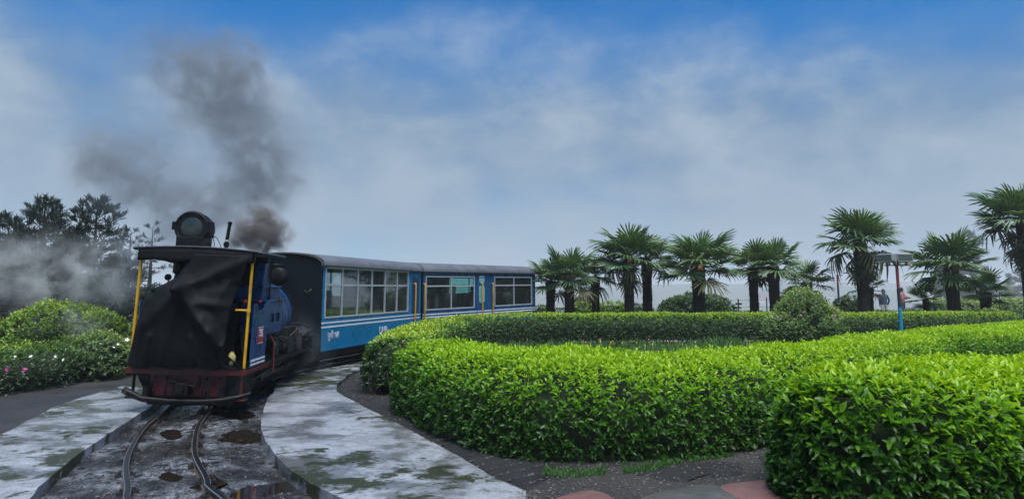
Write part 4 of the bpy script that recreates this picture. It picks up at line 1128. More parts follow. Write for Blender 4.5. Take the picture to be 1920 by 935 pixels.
# blue cab side sheets with stepped top
for s in (1, -1):
    cs = T('cab_side', BLUE, MB().prism([(.18, .66), (.86, .66), (.86, 1.60), (.72, 1.60), (.62, 1.50), (.34, 1.46), (.26, 1.58), (.18, 1.58)], s * (HWF - .022), s * HWF, 'x'), bevel=.006)
    T('beading', BLUE, MB().tube([(s * (HWF + .004), y, z) for y, z in ((.18, 1.58), (.26, 1.58), (.34, 1.46), (.62, 1.50), (.72, 1.60), (.86, 1.60))], .014, 6), cs, smooth=50)
    T('lining', WHITEP, MB().b2((s * (HWF + .001), .19, .735), (s * (HWF + .006), .855, .765)).b2((s * (HWF + .001), .19, .68), (s * (HWF + .006), .855, .705)), cs)
    T('grab_rail', BLUE, MB().tube([(s * (HWF + .03), .30, 1.02), (s * (HWF + .035), .30, 1.38)], .014, 8), cs, smooth=50)
# red number plate with white figures
pl = T('number_plate', REDP if False else simple('number_plate_red', (.42, .02, .02), .4, var=.15), MB().b2((HWF + .002, .40, .985), (HWF + .016, .655, 1.235)), bevel=.004)
for z in (1.222, .984): T('plate_rim', simple('plate_rim', (.6, .45, .45), .4), MB().b2((HWF + .012, .40, z), (HWF + .021, .655, z + .014)), pl)
me = text_mesh('795', .175); me.materials.append(WHITEP)
o = link('figures', me, None, pl); o.location = (HWF + .018, .527, 1.135); o.rotation_euler = (R(90), 0, R(90)); o.scale = (.78, 1, 1)
# side tanks, bunker box, saddle tank
for s in (1, -1):
    T('side_tank', BLUE, MB().b2((s * .45, .862, 1.10), (s * (HWF - .01), 1.72, 1.605)), bevel=.018)
    T('tank_rail', BLUE, MB().b2((s * .40, .80, 1.607), (s * (HWF + .005), 1.76, 1.635)), bevel=.006)
    mb = MB()
    for y in (1.12, 1.42): mb.b2((s * (HWF - .012), y, 1.28), (s * (HWF + .02), y + .035, 1.42))
    T('hinge', BLACK, mb, bevel=.004)
T('coal_bunker', BLUE, MB().b2((-.74, .88, 1.637), (.80, 1.82, 1.835)), bevel=.015)
T('bunker_rim', BLUE, MB().b2((-.77, .86, 1.836), (.83, 1.85, 1.858)), bevel=.006)
T('cab_corner_panel', BLUE, MB().prism([(.86, 1.86), (1.17, 1.86), (1.10, 2.22), (.92, 2.22)], .64, .80, 'x'), bevel=.01)
T('handwheel', STEEL, MB().lathe([(.05, 0), (.055, .02), (.05, .03)], 12, Matrix.Translation((HWF + .01, 1.42, 1.63)) @ Matrix.Rotation(math.pi / 2, 4, 'Y')).tube([(HWF - .1, 1.36, 1.655), (HWF + .05, 1.40, 1.60), (HWF - .02, 1.48, 1.68)], .018, 6).tube([(.88, 1.5, 1.60), (.8, 2.3, 1.60)], .016, 6), smooth=50)
T('saddle_tank', BLUE, MB().lathe([(.1, 1.74), (.60, 1.745), (.62, 1.77), (.62, 3.35), (.58, 3.5), (.5, 3.52)], 36, ytube(0, 0, 1.28)), smooth=40)
T('tank_rib', BLUE, MB().lathe([(.625, 1.9), (.632, 1.91), (.632, 1.95), (.625, 1.96)], 36, ytube(0, 0, 1.28)).lathe([(.625, 3.2), (.632, 3.21), (.632, 3.25), (.625, 3.26)], 36, ytube(0, 0, 1.28)), smooth=40)
T('smokebox', BLACK, MB().lathe([(.1, 3.5), (.47, 3.52), (.48, 4.42), (.45, 4.46), (.1, 4.5)], 32, ytube(0, 0, 1.24)), smooth=40)
T('tank_cock', BRASS, MB().tube([(.55, 1.70, 1.30), (.78, 1.74, 1.29), (.80, 1.74, 1.22)], .018, 6).lathe([(.04, 0), (.04, .05)], 10, Matrix.Translation((.8, 1.74, 1.24))), smooth=50)
ch = T('chimney', BLACK, MB().lathe([(.19, 1.66), (.14, 1.74), (.125, 1.85), (.135, 2.2), (.17, 2.24), (.18, 2.28), (.15, 2.31), (.11, 2.31), (.10, 2.1)], 24, Matrix.Translation((0, 4.0, 0))), smooth=40)
T('steam_dome', BLACK, MB().lathe([(.26, 1.84), (.20, 1.9), (.18, 2.05), (.12, 2.14), (.03, 2.16)], 24, Matrix.Translation((0, 2.3, 0))), smooth=40)
T('front_lamp', BLACK, MB().lathe([(.12, 0), (.17, .03), (.17, .16), (.185, .18), (.185, .22), (.15, .23)], 24, Matrix.Translation((.12, 3.75, 2.06)) @ Matrix.Rotation(-math.pi / 2, 4, 'X')), smooth=40)
# below the tank: air reservoir, pipes, pump gear on the footplate
T('air_reservoir', TANKY, MB().lathe([(.02, .66), (.09, .67), (.10, .72), (.10, 1.0), (.08, 1.05), (.02, 1.06)], 20, Matrix.Translation((.76, 1.02, 0))).tube([(.80, .95, .98), (.88, 1.02, 1.02), (.82, 1.10, .92)], .012, 6), smooth=40)
T('red_hose', REDPIPE, MB().tube([(.70, 1.20, 1.09), (.86, 1.24, 1.07), (.93, 1.30, .95), (.94, 1.32, .7), (.94, 1.34, .45)], .018, 8), smooth=60)
mb = MB(); g_ = random.Random(5)
mb.tube([(.5, 1.7, 1.0), (.78, 1.8, 1.04), (.82, 1.9, .96), (.86, 2.1, .86)], .022, 6).tube([(.4, 3.3, 1.12), (.78, 3.45, 1.12), (.90, 3.7, 1.06), (.92, 3.75, .86)], .02, 8)
mb.tube([(.82, 1.9, .78), (.86, 2.6, .80), (.86, 3.1, .74)], .03, 6).lathe([(.13, -.06), (.15, 0), (.13, .06)], 16, Matrix.Translation((.80, 1.75, .80)) @ Matrix.Rotation(math.pi / 2, 4, 'Y')).lathe([(.09, -.08), (.1, 0), (.09, .08)], 14, Matrix.Translation((.78, 2.15, .88)) @ Matrix.Rotation(math.pi / 2, 4, 'Y'))
mb.b2((.62, 2.35, .66), (.88, 2.75, .92)).b2((.66, 2.5, .92), (.82, 2.66, 1.1)).tube([(.7, 2.58, 1.08), (.85, 2.7, 1.12), (.88, 3.0, 1.0)], .018, 6)
for k in range(16):
    y = g_.uniform(1.5, 3.4); x = g_.uniform(.55, .9); z = g_.uniform(.66, 1.0)
    mb.tube([(x, y, z), (x + g_.uniform(-.1, .1), y + g_.uniform(.05, .25), z + g_.uniform(-.12, .16)), (x + g_.uniform(-.1, .06), y + g_.uniform(.2, .4), z + g_.uniform(-.1, .1))], g_.uniform(.010, .022), 6)
T('pipework', simple('worn_pipe', (.022, .022, .023), .45, .4, var=.6, scale=12, dirt=((.10, .095, .09), .5)), mb, smooth=50)
T('valve_plate', STEEL, MB().box((.84, 3.5, .98), (.2, .5, .03), rot=(.2, .35, 0)).b2((.80, 3.2, .62), (.9, 3.28, .98)), bevel=.006)
# headlamp on the cab roof
lamp = T('headlamp', BLACK, MB().lathe([(.12, .34), (.20, .32), (.235, .16), (.235, -.02), (.25, -.03), (.25, -.075), (.225, -.085), (.21, -.07)], 36, Matrix.Rotation(-math.pi / 2, 4, 'X')).b2((-.285, -.08, -.04), (-.235, .04, .08)).b2((.23, -.08, -.06), (.28, .06, .10)).b2((.22, -.06, -.14), (.295, .04, -.08)), smooth=35)
lamp.location = (-.178, .18, 2.70); lamp.scale = (1 / .9, 1, 1)
T('lamp_glass', simple('lamp_lens', (.014, .022, .02), .3, var=.35, scale=4, spec=.8), MB().lathe([(.005, -.072), (.06, -.085), (.15, -.072), (.208, -.045)], 32, Matrix.Rotation(-math.pi / 2, 4, 'X')), lamp, smooth=60)
T('lamp_stand', BLACK, MB().b2((-.19, -.12, -.31), (.19, .26, -.14)), lamp, bevel=.008)
T('lamp_cable', BLACK, MB().tube([(.26, 0, -.12), (.30, .02, -.16), (.32, .02, -.24), (.31, .02, -.30)], .006, 5).tube([(.28, 0, -.1), (.35, .02, -.14), (.39, .04, -.22), (.42, .07, -.31)], .006, 5).tube([(.2, 0, -.24), (.24, .02, -.22), (.26, .02, -.30)], .008, 5), lamp, smooth=60)
T('whistle_pipe', BLACK, MB().lathe([(.03, 0), (.03, .06), (.045, .07), (.045, .12), (.025, .13)], 12, Matrix.Translation((.34, .28, 2.38))).tube([(.34, .28, 2.5), (.37, .28, 2.80)], .028, 12).lathe([(.036, 0), (.036, .03)], 12, Matrix.Translation((.371, .28, 2.79))), smooth=40)
T('pipe_band', GALV, MB().lathe([(.0315, 0), (.0315, .025)], 12, Matrix.Translation((.345, .28, 2.52))), smooth=40)
# tarpaulin: valance under the roof edge and the draped sheet
mb = MB(); G = []
for r_, z in enumerate((2.385, 2.32, 2.25, 2.17)):
    row = []
    for x in np.linspace(-.90, .92, 40):
        top = 2.385 - .045 * x * x
        lo_ = 2.175 + .012 * math.sin(x * 9) + (.02 if x < -.6 else 0) - .02 * math.exp(-((x + .35) / .1) ** 2)
        zz = top + (lo_ - top) * r_ / 3
        row.append((x, -.052 - .010 * r_ / 3 + .007 * math.sin(x * 17 + r_) * r_ / 3, zz))
    G.append(row)
mb.grid(G)
tarp = empty('tarpaulin', loco.location, loco.rotation_euler)
tarp.scale = loco.scale; tag(tarp, 'large black tarpaulin hung from the cab roof and draped over the bunker', 'tarpaulin')
o = mb.build('valance', TARP, tarp, smooth=80, fix=False); o.modifiers.new('s', 'SOLIDIFY').thickness = .006
rows = [(2.30, -.11, .88, -.062), (2.1, -.17, .82, -.066), (1.95, -.27, .75, -.075), (1.84, -.44, .71, -.10), (1.76, -.63, .68, -.13), (1.62, -.72, .66, -.16), (1.45, -.77, .63, -.175), (1.2, -.82, .60, -.17), (.98, -.87, .63, -.15), (.84, -.90, .69, -.13), (.74, -.935, .80, -.10), (.66, -.96, .92, -.075)]
rz = np.array([r[0] for r in rows])[::-1]
fz = lambda z, k: float(np.interp(z, rz, np.array([r[k] for r in rows])[::-1]))
def seg(px_, pz_, a, b):
    ax, az_ = a; bx, bz = b; t = max(0, min(1, ((px_ - ax) * (bx - ax) + (pz_ - az_) * (bz - az_)) / ((bx - ax) ** 2 + (bz - az_) ** 2)))
    return math.hypot(px_ - ax - t * (bx - ax), pz_ - az_ - t * (bz - az_)), t
folds = [((-.10, 1.80), (.62, .82), .085, .10), ((-.10, 1.80), (.80, 2.22), .07, .085), ((-.10, 1.78), (-.70, 1.2), .05, .10), ((-.1, 1.78), (-.30, .8), .06, .10), ((.3, 1.35), (.85, .72), .06, .07), ((.45, 1.2), (.55, .9), .05, .06), ((-.66, 1.68), (-.9, .75), .05, .07), ((.2, 1.6), (.6, 1.55), .035, .06), ((.1, 1.1), (.2, .72), .035, .05), ((-.55, 1.1), (-.62, .7), .035, .06), ((.62, 1.0), (.88, .70), .06, .04)]
mb = MB(); G = []
NU, NV = 70, 74
for j in range(NV):
    v = j / (NV - 1); z = 2.30 + (.66 - 2.30) * v
    xl, xr, y0 = fz(z, 1), fz(z, 2), fz(z, 3)
    row = []
    for i in range(NU):
        u = i / (NU - 1); x = xl + (xr - xl) * u
        y = y0
        y -= .05 * math.exp(-((x + .1) / .35) ** 2 - ((z - 1.72) / .22) ** 2)
        for a, b, amp, w in folds:
            d, t = seg(x, z, a, b); y -= 1.5 * amp * (1 - .5 * t) * math.exp(-(d / w) ** 2)
        y += .11 * max(0, u - .86) / .14 * (1 if z < 1.9 else .2) + .16 * max(0, .10 - u) / .10 * (1 if z < 1.75 else .3)
        y += .03 * noise.fractal(Vector((x * 2.2, z * 2.2, 1.3)), 1, 2, 3) * min(1, v * 4)
        y += .012 * math.sin(x * 26 + z * 4) * max(0, (v - .86) / .14)
        zz = z + (.012 * math.sin(x * 11) if v > .95 else 0)
        row.append((x, y, zz))
    G.append(row)
mb.grid(G)
o = mb.build('sheet', TARP, tarp, smooth=80, fix=False); o.modifiers.new('s', 'SOLIDIFY').thickness = .006
T('hem', TARP, MB().tube([G[-1][i] for i in range(0, NU, 3)] + [G[-1][-1]], .013, 6), tarp, smooth=60)
# dark cloth inside the cab door and the yellow rag
mb = MB(); Gc = []
for j in range(16):
    z = 1.5 - j * .056
    Gc.append([(.80 - .0 * j + .02 * math.sin(j * .6 + i), .10 + i * .035, z) for i in range(8)])
mb.grid(Gc)
cl_ = tag(empty('cab_curtain', loco.location, loco.rotation_euler), 'dark cloth hanging behind the yellow handrail in the cab doorway', 'cloth')
cl_.scale = loco.scale; o = mb.build('cloth', TARP, cl_, smooth=80, fix=False); o.modifiers.new('s', 'SOLIDIFY').thickness = .005
rag = MB(); Gr = []
for a in np.linspace(0, math.pi, 9):
    Gr.append([(.70 + .06 * max(.05, math.sin(a)) * math.cos(b) * (1 + .4 * noise.noise(Vector((a * 2, math.cos(b) * 2, 1)))), -.02 + .05 * math.sin(a) * math.sin(b), 0.79 + .10 * math.cos(a) * (1 + .6 * noise.noise(Vector((math.cos(b) * 2, math.sin(b) * 2, a * 2))))) for b in np.linspace(0, 2 * math.pi, 17)[:-1]])
rag.grid(Gr, closed=True)
ro_ = rag.build('rag', simple('yellow_rag', (.30, .26, .09), .9, var=.2, bmp=.4), smooth=80)
ro_.scale = loco.scale; ro_.location = loco.location; ro_.rotation_euler = loco.rotation_euler
tag(ro_, 'crumpled pale yellow rag tucked beside the tarpaulin at the cab step', 'rag')

# ================================================================== carriages (local: x across, right side +x; y along; z above rail)
def carriage(label, corner, heading, length, pitch, paint, glass, panes, doors, stripe_gap, letters, bars):
    """corner: world xy of the near right lower corner"""
    hd = R(heading); W = 1.04
    fx, fy = math.sin(hd), math.cos(hd); rx, ry = math.cos(hd), -math.sin(hd)
    org = (corner[0] - rx * W, corner[1] - ry * W, RAILZ)
    c = tag(empty('railway_carriage', org, (pitch, 0, -hd)), label, 'railway carriage')
    def B(name, mat, mb, par=c, **k): return mb.build(name, mat, par, **k)
    ZB, ZG, ZW0, ZWM, ZW1 = .43, 2.30, 1.14, 1.88, 2.27
    (segs, zw0, zw1, zm) = panes
    # body side: sill panel, pillars, cantrail (window openings left open)
    for s in (1, -1):
        mb = MB(); x0, x1 = s * (W - .04), s * W
        mb.b2((x0, 0, ZB), (x1, length, zw0)).b2((x0, 0, zw1), (x1, length, ZG))
        edges = [0]
        for a, b, n_ in segs: edges += [a, b]
        edges.append(length)
        for k in range(0, len(edges), 2):
            if edges[k + 1] - edges[k] > .01: mb.b2((x0, edges[k], zw0), (x1, edges[k + 1], zw1))
        B('side_panel', paint, mb, bevel=.003)
        st = B('stripe', WHITEP, MB().b2((s * (W + .001), .01, stripe_gap[0]), (s * (W + .005), length - .01, stripe_gap[0] + .032)))
        st = B('stripe', WHITEP, MB().b2((s * (W + .001), .01, stripe_gap[1]), (s * (W + .005), length - .01, stripe_gap[1] + .036)))
        B('sill_moulding', paint, MB().b2((s * (W + .001), 0, ZB + .0), (s * (W + .012), length, ZB + .03)))
        for a, b, n_ in segs:
            wn = B('window', GALV, MB().b2((s * (W - .03), a - .0, zw1 - .03), (s * (W + .014), b, zw1 + .008)).b2((s * (W - .03), a, zw0 - .008), (s * (W + .014), b, zw0 + .03))
                   .b2((s * (W - .03), a - .008, zw0 + .03), (s * (W + .014), a + .03, zw1 - .03)).b2((s * (W - .03), b - .03, zw0 + .03), (s * (W + .014), b + .008, zw1 - .03)), bevel=.003)
            B('transom', GALV, MB().b2((s * (W - .025), a + .03, zm - .022), (s * (W + .010), b - .03, zm + .022)), wn)
            for k in range(1, n_):
                y = a + (b - a) * k / n_
                B('mullion', GALV, MB().b2((s * (W - .025), y - .018, zw0 + .03), (s * (W + .012), y + .018, zw1 - .03)), wn)
            for k in range(n_):
                ya, yb = a + (b - a) * k / n_, a + (b - a) * (k + 1) / n_
                for za, zb in ((zw0 + .02, zm), (zm, zw1 - .02)):
                    B('pane', glass, MB().add([(s * (W - .012), ya, za), (s * (W - .012), yb, za), (s * (W - .012), yb, zb), (s * (W - .012), ya, zb)], [(0, 1, 2, 3)]), wn, fix=False)
        for (a, b, hasglass) in doors:
            d = B('door', paint, MB().b2((s * (W + .001), a, ZB + .04), (s * (W + .010), a + .03, zw1 - .02)).b2((s * (W + .001), b - .03, ZB + .04), (s * (W + .010), b, zw1 - .02)).b2((s * (W + .001), a, zw1 - .05), (s * (W + .010), b, zw1 - .02)), bevel=.003)
            if hasglass:
                ym = a + (b - a) * .30
                for za, zb in ((1.28, 1.86), (1.95, 2.2)):
                    B('door_window', simple('door_pane', (.22, .42, .42), .08, var=.25, scale=3), MB().prism([(ym - .16, za + .06), (ym - .10, za), (ym + .10, za), (ym + .16, za + .06), (ym + .16, zb - .06), (ym + .1, zb), (ym - .1, zb), (ym - .16, zb - .06)], s * (W + .003), s * (W + .009), 'x'), d)
            else:
                B('door_recess_shade', simple('door_shadow_blue', (.008, .04, .11), .4), MB().b2((s * (W + .0012), a + .05, 1.0), (s * (W + .004), b - .06, 2.10)), d)  # flat sheet on the door, shade of a recess put into its blue
        for y in bars:
            B('handrail', YELP, MB().tube([(s * (W + .005), y, 1.92), (s * (W + .07), y, 1.94), (s * (W + .075), y, 1.88), (s * (W + .075), y, .66), (s * (W + .005), y, .62)], .022, 8), smooth=50)
    # ends
    for y, n_ in ((0, 'near'), (length, 'far')):
        y0, y1 = (-.012, .03) if n_ == 'near' else (length - .03, length + .012)
        mb = MB(); G = [(-W + .0, ZB), (W, ZB), (W, ZG)] + [(W * math.cos(t), ZG + .27 * math.sin(t) ** .9) for t in np.linspace(.12, math.pi - .12, 15)] + [(-W, ZG)]
        mb.prism(G, y0, y1, 'y')
        e = B('end_panel', ENDP, mb, bevel=.004)
        B('end_handle', STEEL, MB().tube([(.62, y0 - .01, 1.76), (.64, y0 - .05, 1.74), (.70, y0 - .05, 1.71), (.76, y0 - .05, 1.74), (.78, y0 - .01, 1.77)], .012, 6) if n_ == 'near' else MB().tube([(.6, y1 + .01, 1.7), (.7, y1 + .05, 1.7), (.8, y1 + .01, 1.7)], .012, 6), e, smooth=50)
    # roof
    mb = MB(); G = []
    prof_ = [((W + .05) * math.cos(t), ZG + .005 + .30 * abs(math.sin(t)) ** .75) for t in np.linspace(0, math.pi, 25)]
    inner = [(x * .97, z - .03) for x, z in prof_]
    ys = list(np.linspace(-.07, length + .07, 12))
    mb.grid([[(x, y, z) for x, z in prof_] for y in ys]); mb.grid([[(x, y, z) for x, z in inner] for y in ys])
    for y in (ys[0], ys[-1]):
        mb.add([(x, y, z) for x, z in prof_] + [(x, y, z) for x, z in inner], [(i, i + 1, 25 + i + 1, 25 + i) for i in range(24)])
    for q in (0, -1):
        mb.add([(prof_[q][0], ys[0], prof_[q][1]), (prof_[q][0], ys[-1], prof_[q][1]), (inner[q][0], ys[-1], inner[q][1]), (inner[q][0], ys[0], inner[q][1])], [(0, 1, 2, 3)])
    rf = B('roof', ROOFG, mb, smooth=40)
    B('gutter', simple('gutter_dark', (.03, .035, .045), .5), MB().b2((W + .03, -.07, ZG - .02), (W + .066, length + .07, ZG + .012)).b2((-W - .066, -.07, ZG - .02), (-W - .03, length + .07, ZG + .012)), rf, bevel=.004)
    seams = [length * k / 3 for k in (1, 2)] if length < 6 else [2.78, 3.7]
    for y in seams + [-.06, length + .05]:
        B('roof_band', ROOFG if y not in (-.06, length + .05) else BLACK, MB().grid([[(x * 1.006, y + dy, z + .012) for x, z in prof_] for dy in (-.012, .012)]).grid([[(x * 1.006, y + dy, z) for x, z in prof_] for dy in (-.0121, .0121)]), rf, smooth=40)
    # floor, seats, inside
    INT = simple('carriage_interior', (.10, .14, .14), .6, var=.2); SEAT = simple('seat_cover', (.012, .035, .035), .7, var=.3)
    B('floor', INT, MB().b2((-W + .05, .04, .50), (W - .05, length - .04, .54)))
    for y in np.arange(.55, length - .5, .86):
        for s in (-1, 1):
            stt = B('seat', SEAT, MB().b2((s * .22, y, .92), (s * .94, y + .42, 1.02)).b2((s * .22, y + .40, 1.0), (s * .94, y + .5, 1.58)).b2((s * .55, y + .1, .54), (s * .65, y + .3, .92)), bevel=.03)
    B('curtain', simple('curtain_cloth', (.30, .24, .16), .8), MB().b2((-W + .05, .25, 1.9), (-W + .07, .55, 2.2)).b2((-W + .05, 1.1, 1.9), (-W + .07, 1.32, 2.2)))
    # underframe
    uf = B('underframe', BLACK, MB().b2((-W + .1, .05, .28), (W - .06, length - .05, ZB - .005)).b2((-.5, .5, .14), (.5, length - .5, .3)), bevel=.01)
    for y in (.9, length - .9):
        for s in (-1, 1):
            B('wheel', WHEEL, MB().lathe([(.2, -.04), (.23, -.035), (.23, .03), (.19, .035), (.06, .03), (.05, .06)], 22, Matrix.Translation((s * .33, y, .23)) @ Matrix.Rotation(s * math.pi / 2, 4, 'Y')), uf, smooth=35)
    B('vacuum_hose', BLACK, MB().tube([(.3, -.02, .5), (.3, -.14, .44), (.3, -.12, .3)], .025, 8).b2((-.09, -.3, .34), (.09, 0, .46)), uf, smooth=50)
    for body, y, z, size, sx in letters:
        me = text_mesh(body, size); me.materials.append(WHITEP)
        o = link('lettering', me, None, c); o.location = (W + .004, y, z); o.rotation_euler = (R(90), 0, R(90)); o.scale = (sx, 1, 1)
    return c
C1 = (-4.18, 14.2)
car1 = carriage('bright blue carriage with a long twelve paned window, coupled to the locomotive', C1, 15.9, 5.3, 0, CBLUE, GLASS1, ([(.12, 4.42, 6)], 1.14, 2.27, 1.87), [(4.62, 5.22, False)], (1.02, .925), [('पूसी NF', .52, .74, .20, .8), ('DHR', 2.95, .71, .25, .9)], [4.78])
C2 = (-2.70, 19.55)
car2 = carriage('darker blue rear carriage with two wide green tinted windows and a middle door', C2, 33.4, 6.55, R(.55), CBLUE2, GLASS2, ([(.14, 2.62, 2), (3.80, 6.30, 2)], 1.13, 2.16, 1.86), [(2.76, 3.68, True)], (.985, .90), [('NF', 6.25, .78, .17, .8), ('DHR', 4.9, .74, .2, .9)], [.03, 3.0, 3.62])

# ================================================================== people (one continuous skin per body)
SKIN = simple('skin', (.30, .16, .10), .55, var=.1); HAIR = simple('black_hair', (.008, .007, .006), .5)
def figure(label, loc, rz, joints, edges, radii, zones, group=None, hair=True, scale=1.0, parent=None):
    """joints name->(x,y,z); zones: fn(co)->material index; front is -y"""
    names = list(joints); idx = {n: i for i, n in enumerate(names)}
    me = bpy.data.meshes.new('body'); me.from_pydata([joints[n] for n in names], [(idx[a], idx[b]) for a, b in edges], [])
    o = bpy.data.objects.new('body', me); col.objects.link(o)
    sk = o.modifiers.new('skin', 'SKIN'); ss = o.modifiers.new('sub', 'SUBSURF'); ss.levels = ss.render_levels = 2
    if not me.skin_vertices: 
        bpy.context.view_layer.objects.active = o
    for n, sv in zip(names, me.skin_vertices[0].data): 
        r = radii[n]; sv.radius = r if isinstance(r, tuple) else (r, r)
        sv.use_root = n == 'pelvis'
    dg = bpy.context.evaluated_depsgraph_get()
    m2 = bpy.data.meshes.new_from_object(o.evaluated_get(dg)); m2.name = 'body'
    bpy.data.objects.remove(o)
    mats, fn = zones
    for m in mats: m2.materials.append(m)
    for p in m2.polygons: p.material_index = fn(p.center); p.use_smooth = True
    root = tag(empty('person', loc, (0, 0, rz)), label, 'person', group)
    root.scale = (scale,) * 3
    link('body', m2, None, root)
    hd = Vector(joints['head'])
    mb = MB(); G = []
    for a in np.linspace(0, math.pi * .62, 8):
        G.append([(hd.x + .098 * max(.02, math.sin(a)) * math.cos(b), hd.y + .018 + .112 * max(.02, math.sin(a)) * math.sin(b) * (1 if math.sin(b) > 0 else .78), hd.z + .03 + .125 * math.cos(a) - (.05 if math.sin(b) > .2 else 0) * math.sin(a) ** 2) for b in np.linspace(0, 2 * math.pi, 17)[:-1]])
    mb.grid(G, closed=True); mb.build('hair', HAIR, root, smooth=80)
    return root
ED = [('pelvis', 'waist'), ('waist', 'chest'), ('chest', 'neck'), ('neck', 'head'), ('head', 'crown'), ('chest', 'shl'), ('shl', 'ell'), ('ell', 'wrl'), ('wrl', 'hal'), ('chest', 'shr'), ('shr', 'elr'), ('elr', 'wrr'), ('wrr', 'har'), ('pelvis', 'hil'), ('hil', 'knl'), ('knl', 'anl'), ('anl', 'tol'), ('pelvis', 'hir'), ('hir', 'knr'), ('knr', 'anr'), ('anr', 'tor')]
RAD = dict(pelvis=(.16, .12), waist=(.15, .11), chest=(.17, .12), neck=.058, head=(.085, .10), crown=(.06, .07), shl=.075, ell=.052, wrl=.036, hal=.034, shr=.075, elr=.052, wrr=.036, har=.034, hil=.095, knl=.066, anl=.045, tol=.035, hir=.095, knr=.066, anr=.045, tor=.035)
def stand(arms=((.27, .02, 1.12), (.29, -.04, .88)), arms2=None, dz=0):
    a2 = arms2 or tuple((-p[0], p[1], p[2]) for p in arms)
    return dict(pelvis=(0, 0, .94), waist=(0, 0, 1.1), chest=(0, 0, 1.32), neck=(0, 0, 1.46), head=(0, -.02, 1.58), crown=(0, -.01, 1.66), shl=(.18, 0, 1.37), ell=arms[0], wrl=arms[1], hal=(arms[1][0], arms[1][1] - .03, arms[1][2] - .09), shr=(-.18, 0, 1.37), elr=a2[0], wrr=a2[1], har=(a2[1][0], a2[1][1] - .03, a2[1][2] - .09), hil=(.10, 0, .88), knl=(.11, -.02, .48), anl=(.12, .02, .08), tol=(.13, -.14, .04), hir=(-.10, 0, .88), knr=(-.12, -.02, .48), anr=(-.14, .02, .08), tor=(-.15, -.14, .04))
def sit():
    return dict(pelvis=(0, 0, .12), waist=(0, .02, .28), chest=(0, .02, .48), neck=(0, .01, .62), head=(0, -.02, .74), crown=(0, -.01, .82), shl=(.18, .02, .53), ell=(.24, -.06, .28), wrl=(.17, -.26, .20), hal=(.14, -.33, .19), shr=(-.18, .02, .53), elr=(-.24, -.06, .28), wrr=(-.17, -.26, .20), har=(-.14, -.33, .19), hil=(.10, -.04, .10), knl=(.12, -.42, .10), anl=(.12, -.44, -.32), tol=(.12, -.55, -.36), hir=(-.10, -.04, .10), knr=(-.12, -.42, .10), anr=(-.12, -.44, -.32), tor=(-.12, -.55, -.36))
def zones(top, legs, zneck, zhip, zw=None):
    mats = [SKIN, simple('cloth_' + top[0], top[1], .8, var=.2), simple('cloth_' + legs[0], legs[1], .8, var=.2)]
    def fn(c):
        if c.z > zneck: return 0
        if c.z < zhip: return 2
        return 1
    return mats, fn
p1 = atY(1656, 545, 34.0)
figure('person in a dark blue jacket and pale trousers seen from behind near the lamp post', (p1.x, 34.0, 0.12), R(185), stand(((.27, .05, 1.14), (.22, -.02, .90))), ED, RAD, zones(('navy_jacket', (.035, .06, .11)), ('pale_trousers', (.55, .52, .48)), 1.47, .90))
p2 = atY(1690, 540, 33.4)
figure('person in a red checked top with raised forearms behind the lamp post', (p2.x, 33.4, 0.2), R(35), stand(((.30, -.03, 1.13), (.20, -.28, 1.22)), ((-.30, -.03, 1.13), (-.12, -.28, 1.26))), ED, RAD, zones(('red_check', (.30, .12, .12)), ('dark_trousers', (.05, .06, .08)), 1.47, .92))
def seated(car, x, y, rz, label, top, z=.93):
    M = Matrix.Translation(car.location) @ car.rotation_euler.to_matrix().to_4x4() @ Matrix.Translation((x, y, z))
    l = M.to_translation()
    return figure(label, l, car.rotation_euler.z + rz, sit(), ED, RAD, zones(top, ('seat_trousers', (.03, .04, .06)), .64, .14))
seated(car2, .55, 2.1, R(180), 'dark haired passenger at the right end of the left green tinted window', ('dark_green_coat', (.02, .045, .045)), .98)
seated(car2, -.4, 4.45, R(180), 'passenger sitting upright at the left of the right green tinted window', ('dark_coat', (.02, .03, .035)), 1.0)
seated(car2, .5, 5.0, R(0), 'lower seated passenger in the middle of the right green tinted window', ('teal_shirt', (.02, .05, .06)), .84)
seated(car1, .62, .95, R(0), 'passenger with a reddish face behind the second lower pane', ('brown_coat', (.06, .03, .03)), .86)
seated(car1, .62, 2.3, R(180), 'passenger in a light blue shirt behind the third lower pane', ('light_blue_shirt', (.28, .40, .48)), .78)
seated(car1, .60, 3.1, R(0), 'passenger in a pale pink shirt behind the fourth lower pane', ('pale_pink_shirt', (.45, .32, .30)), .76)
# ================================================================== lamp posts, fence, town, hazy trees
CYAN = simple('cyan_paint', (0.008, 0.24, 0.40), .45, var=.12, scale=6); NAVY = simple('navy_paint', (.012, .02, .045), .5, var=.2); POSTRED = simple('post_red_paint', (.23, .025, .03), .5, var=.2)
LAMPG = simple('lamp_housing_grey', (.20, .22, .22), .45, var=.15); LAMPD = simple('lamp_glass_dark', (.05, .07, .06), .15, var=.2)
p = atY(1690, 620, 18.4); tpz = atY(1683, 497, 18.4).z
fl = tag(empty('floodlight_post', (p.x, 18.4, 0)), 'post banded cyan, navy and red with twin floodlights, before the back hedge', 'lamp post')
zc, zn = atY(1690, 576, 18.4).z, atY(1686, 541, 18.4).z
MB().tube([(0, 0, 0), (0, 0, zc)], .048, 14).build('cyan_band', CYAN, fl, smooth=40)
MB().tube([(0, 0, zc), (0, 0, zn)], .044, 14).build('navy_band', NAVY, fl, smooth=40)
MB().tube([(0, 0, zn), (0, 0, tpz)], .040, 14).build('red_band', POSTRED, fl, smooth=40)
MB().b2((-.34, -.025, tpz - .02), (.40, .025, tpz + .012)).b2((.02, -.02, tpz + .01), (.06, .02, tpz + .14)).b2((.26, -.02, tpz + .01), (.29, .02, tpz + .14)).b2((-.22, -.02, tpz + .01), (-.19, .02, tpz + .12)).build('cross_arm', POSTRED, fl, bevel=.004)
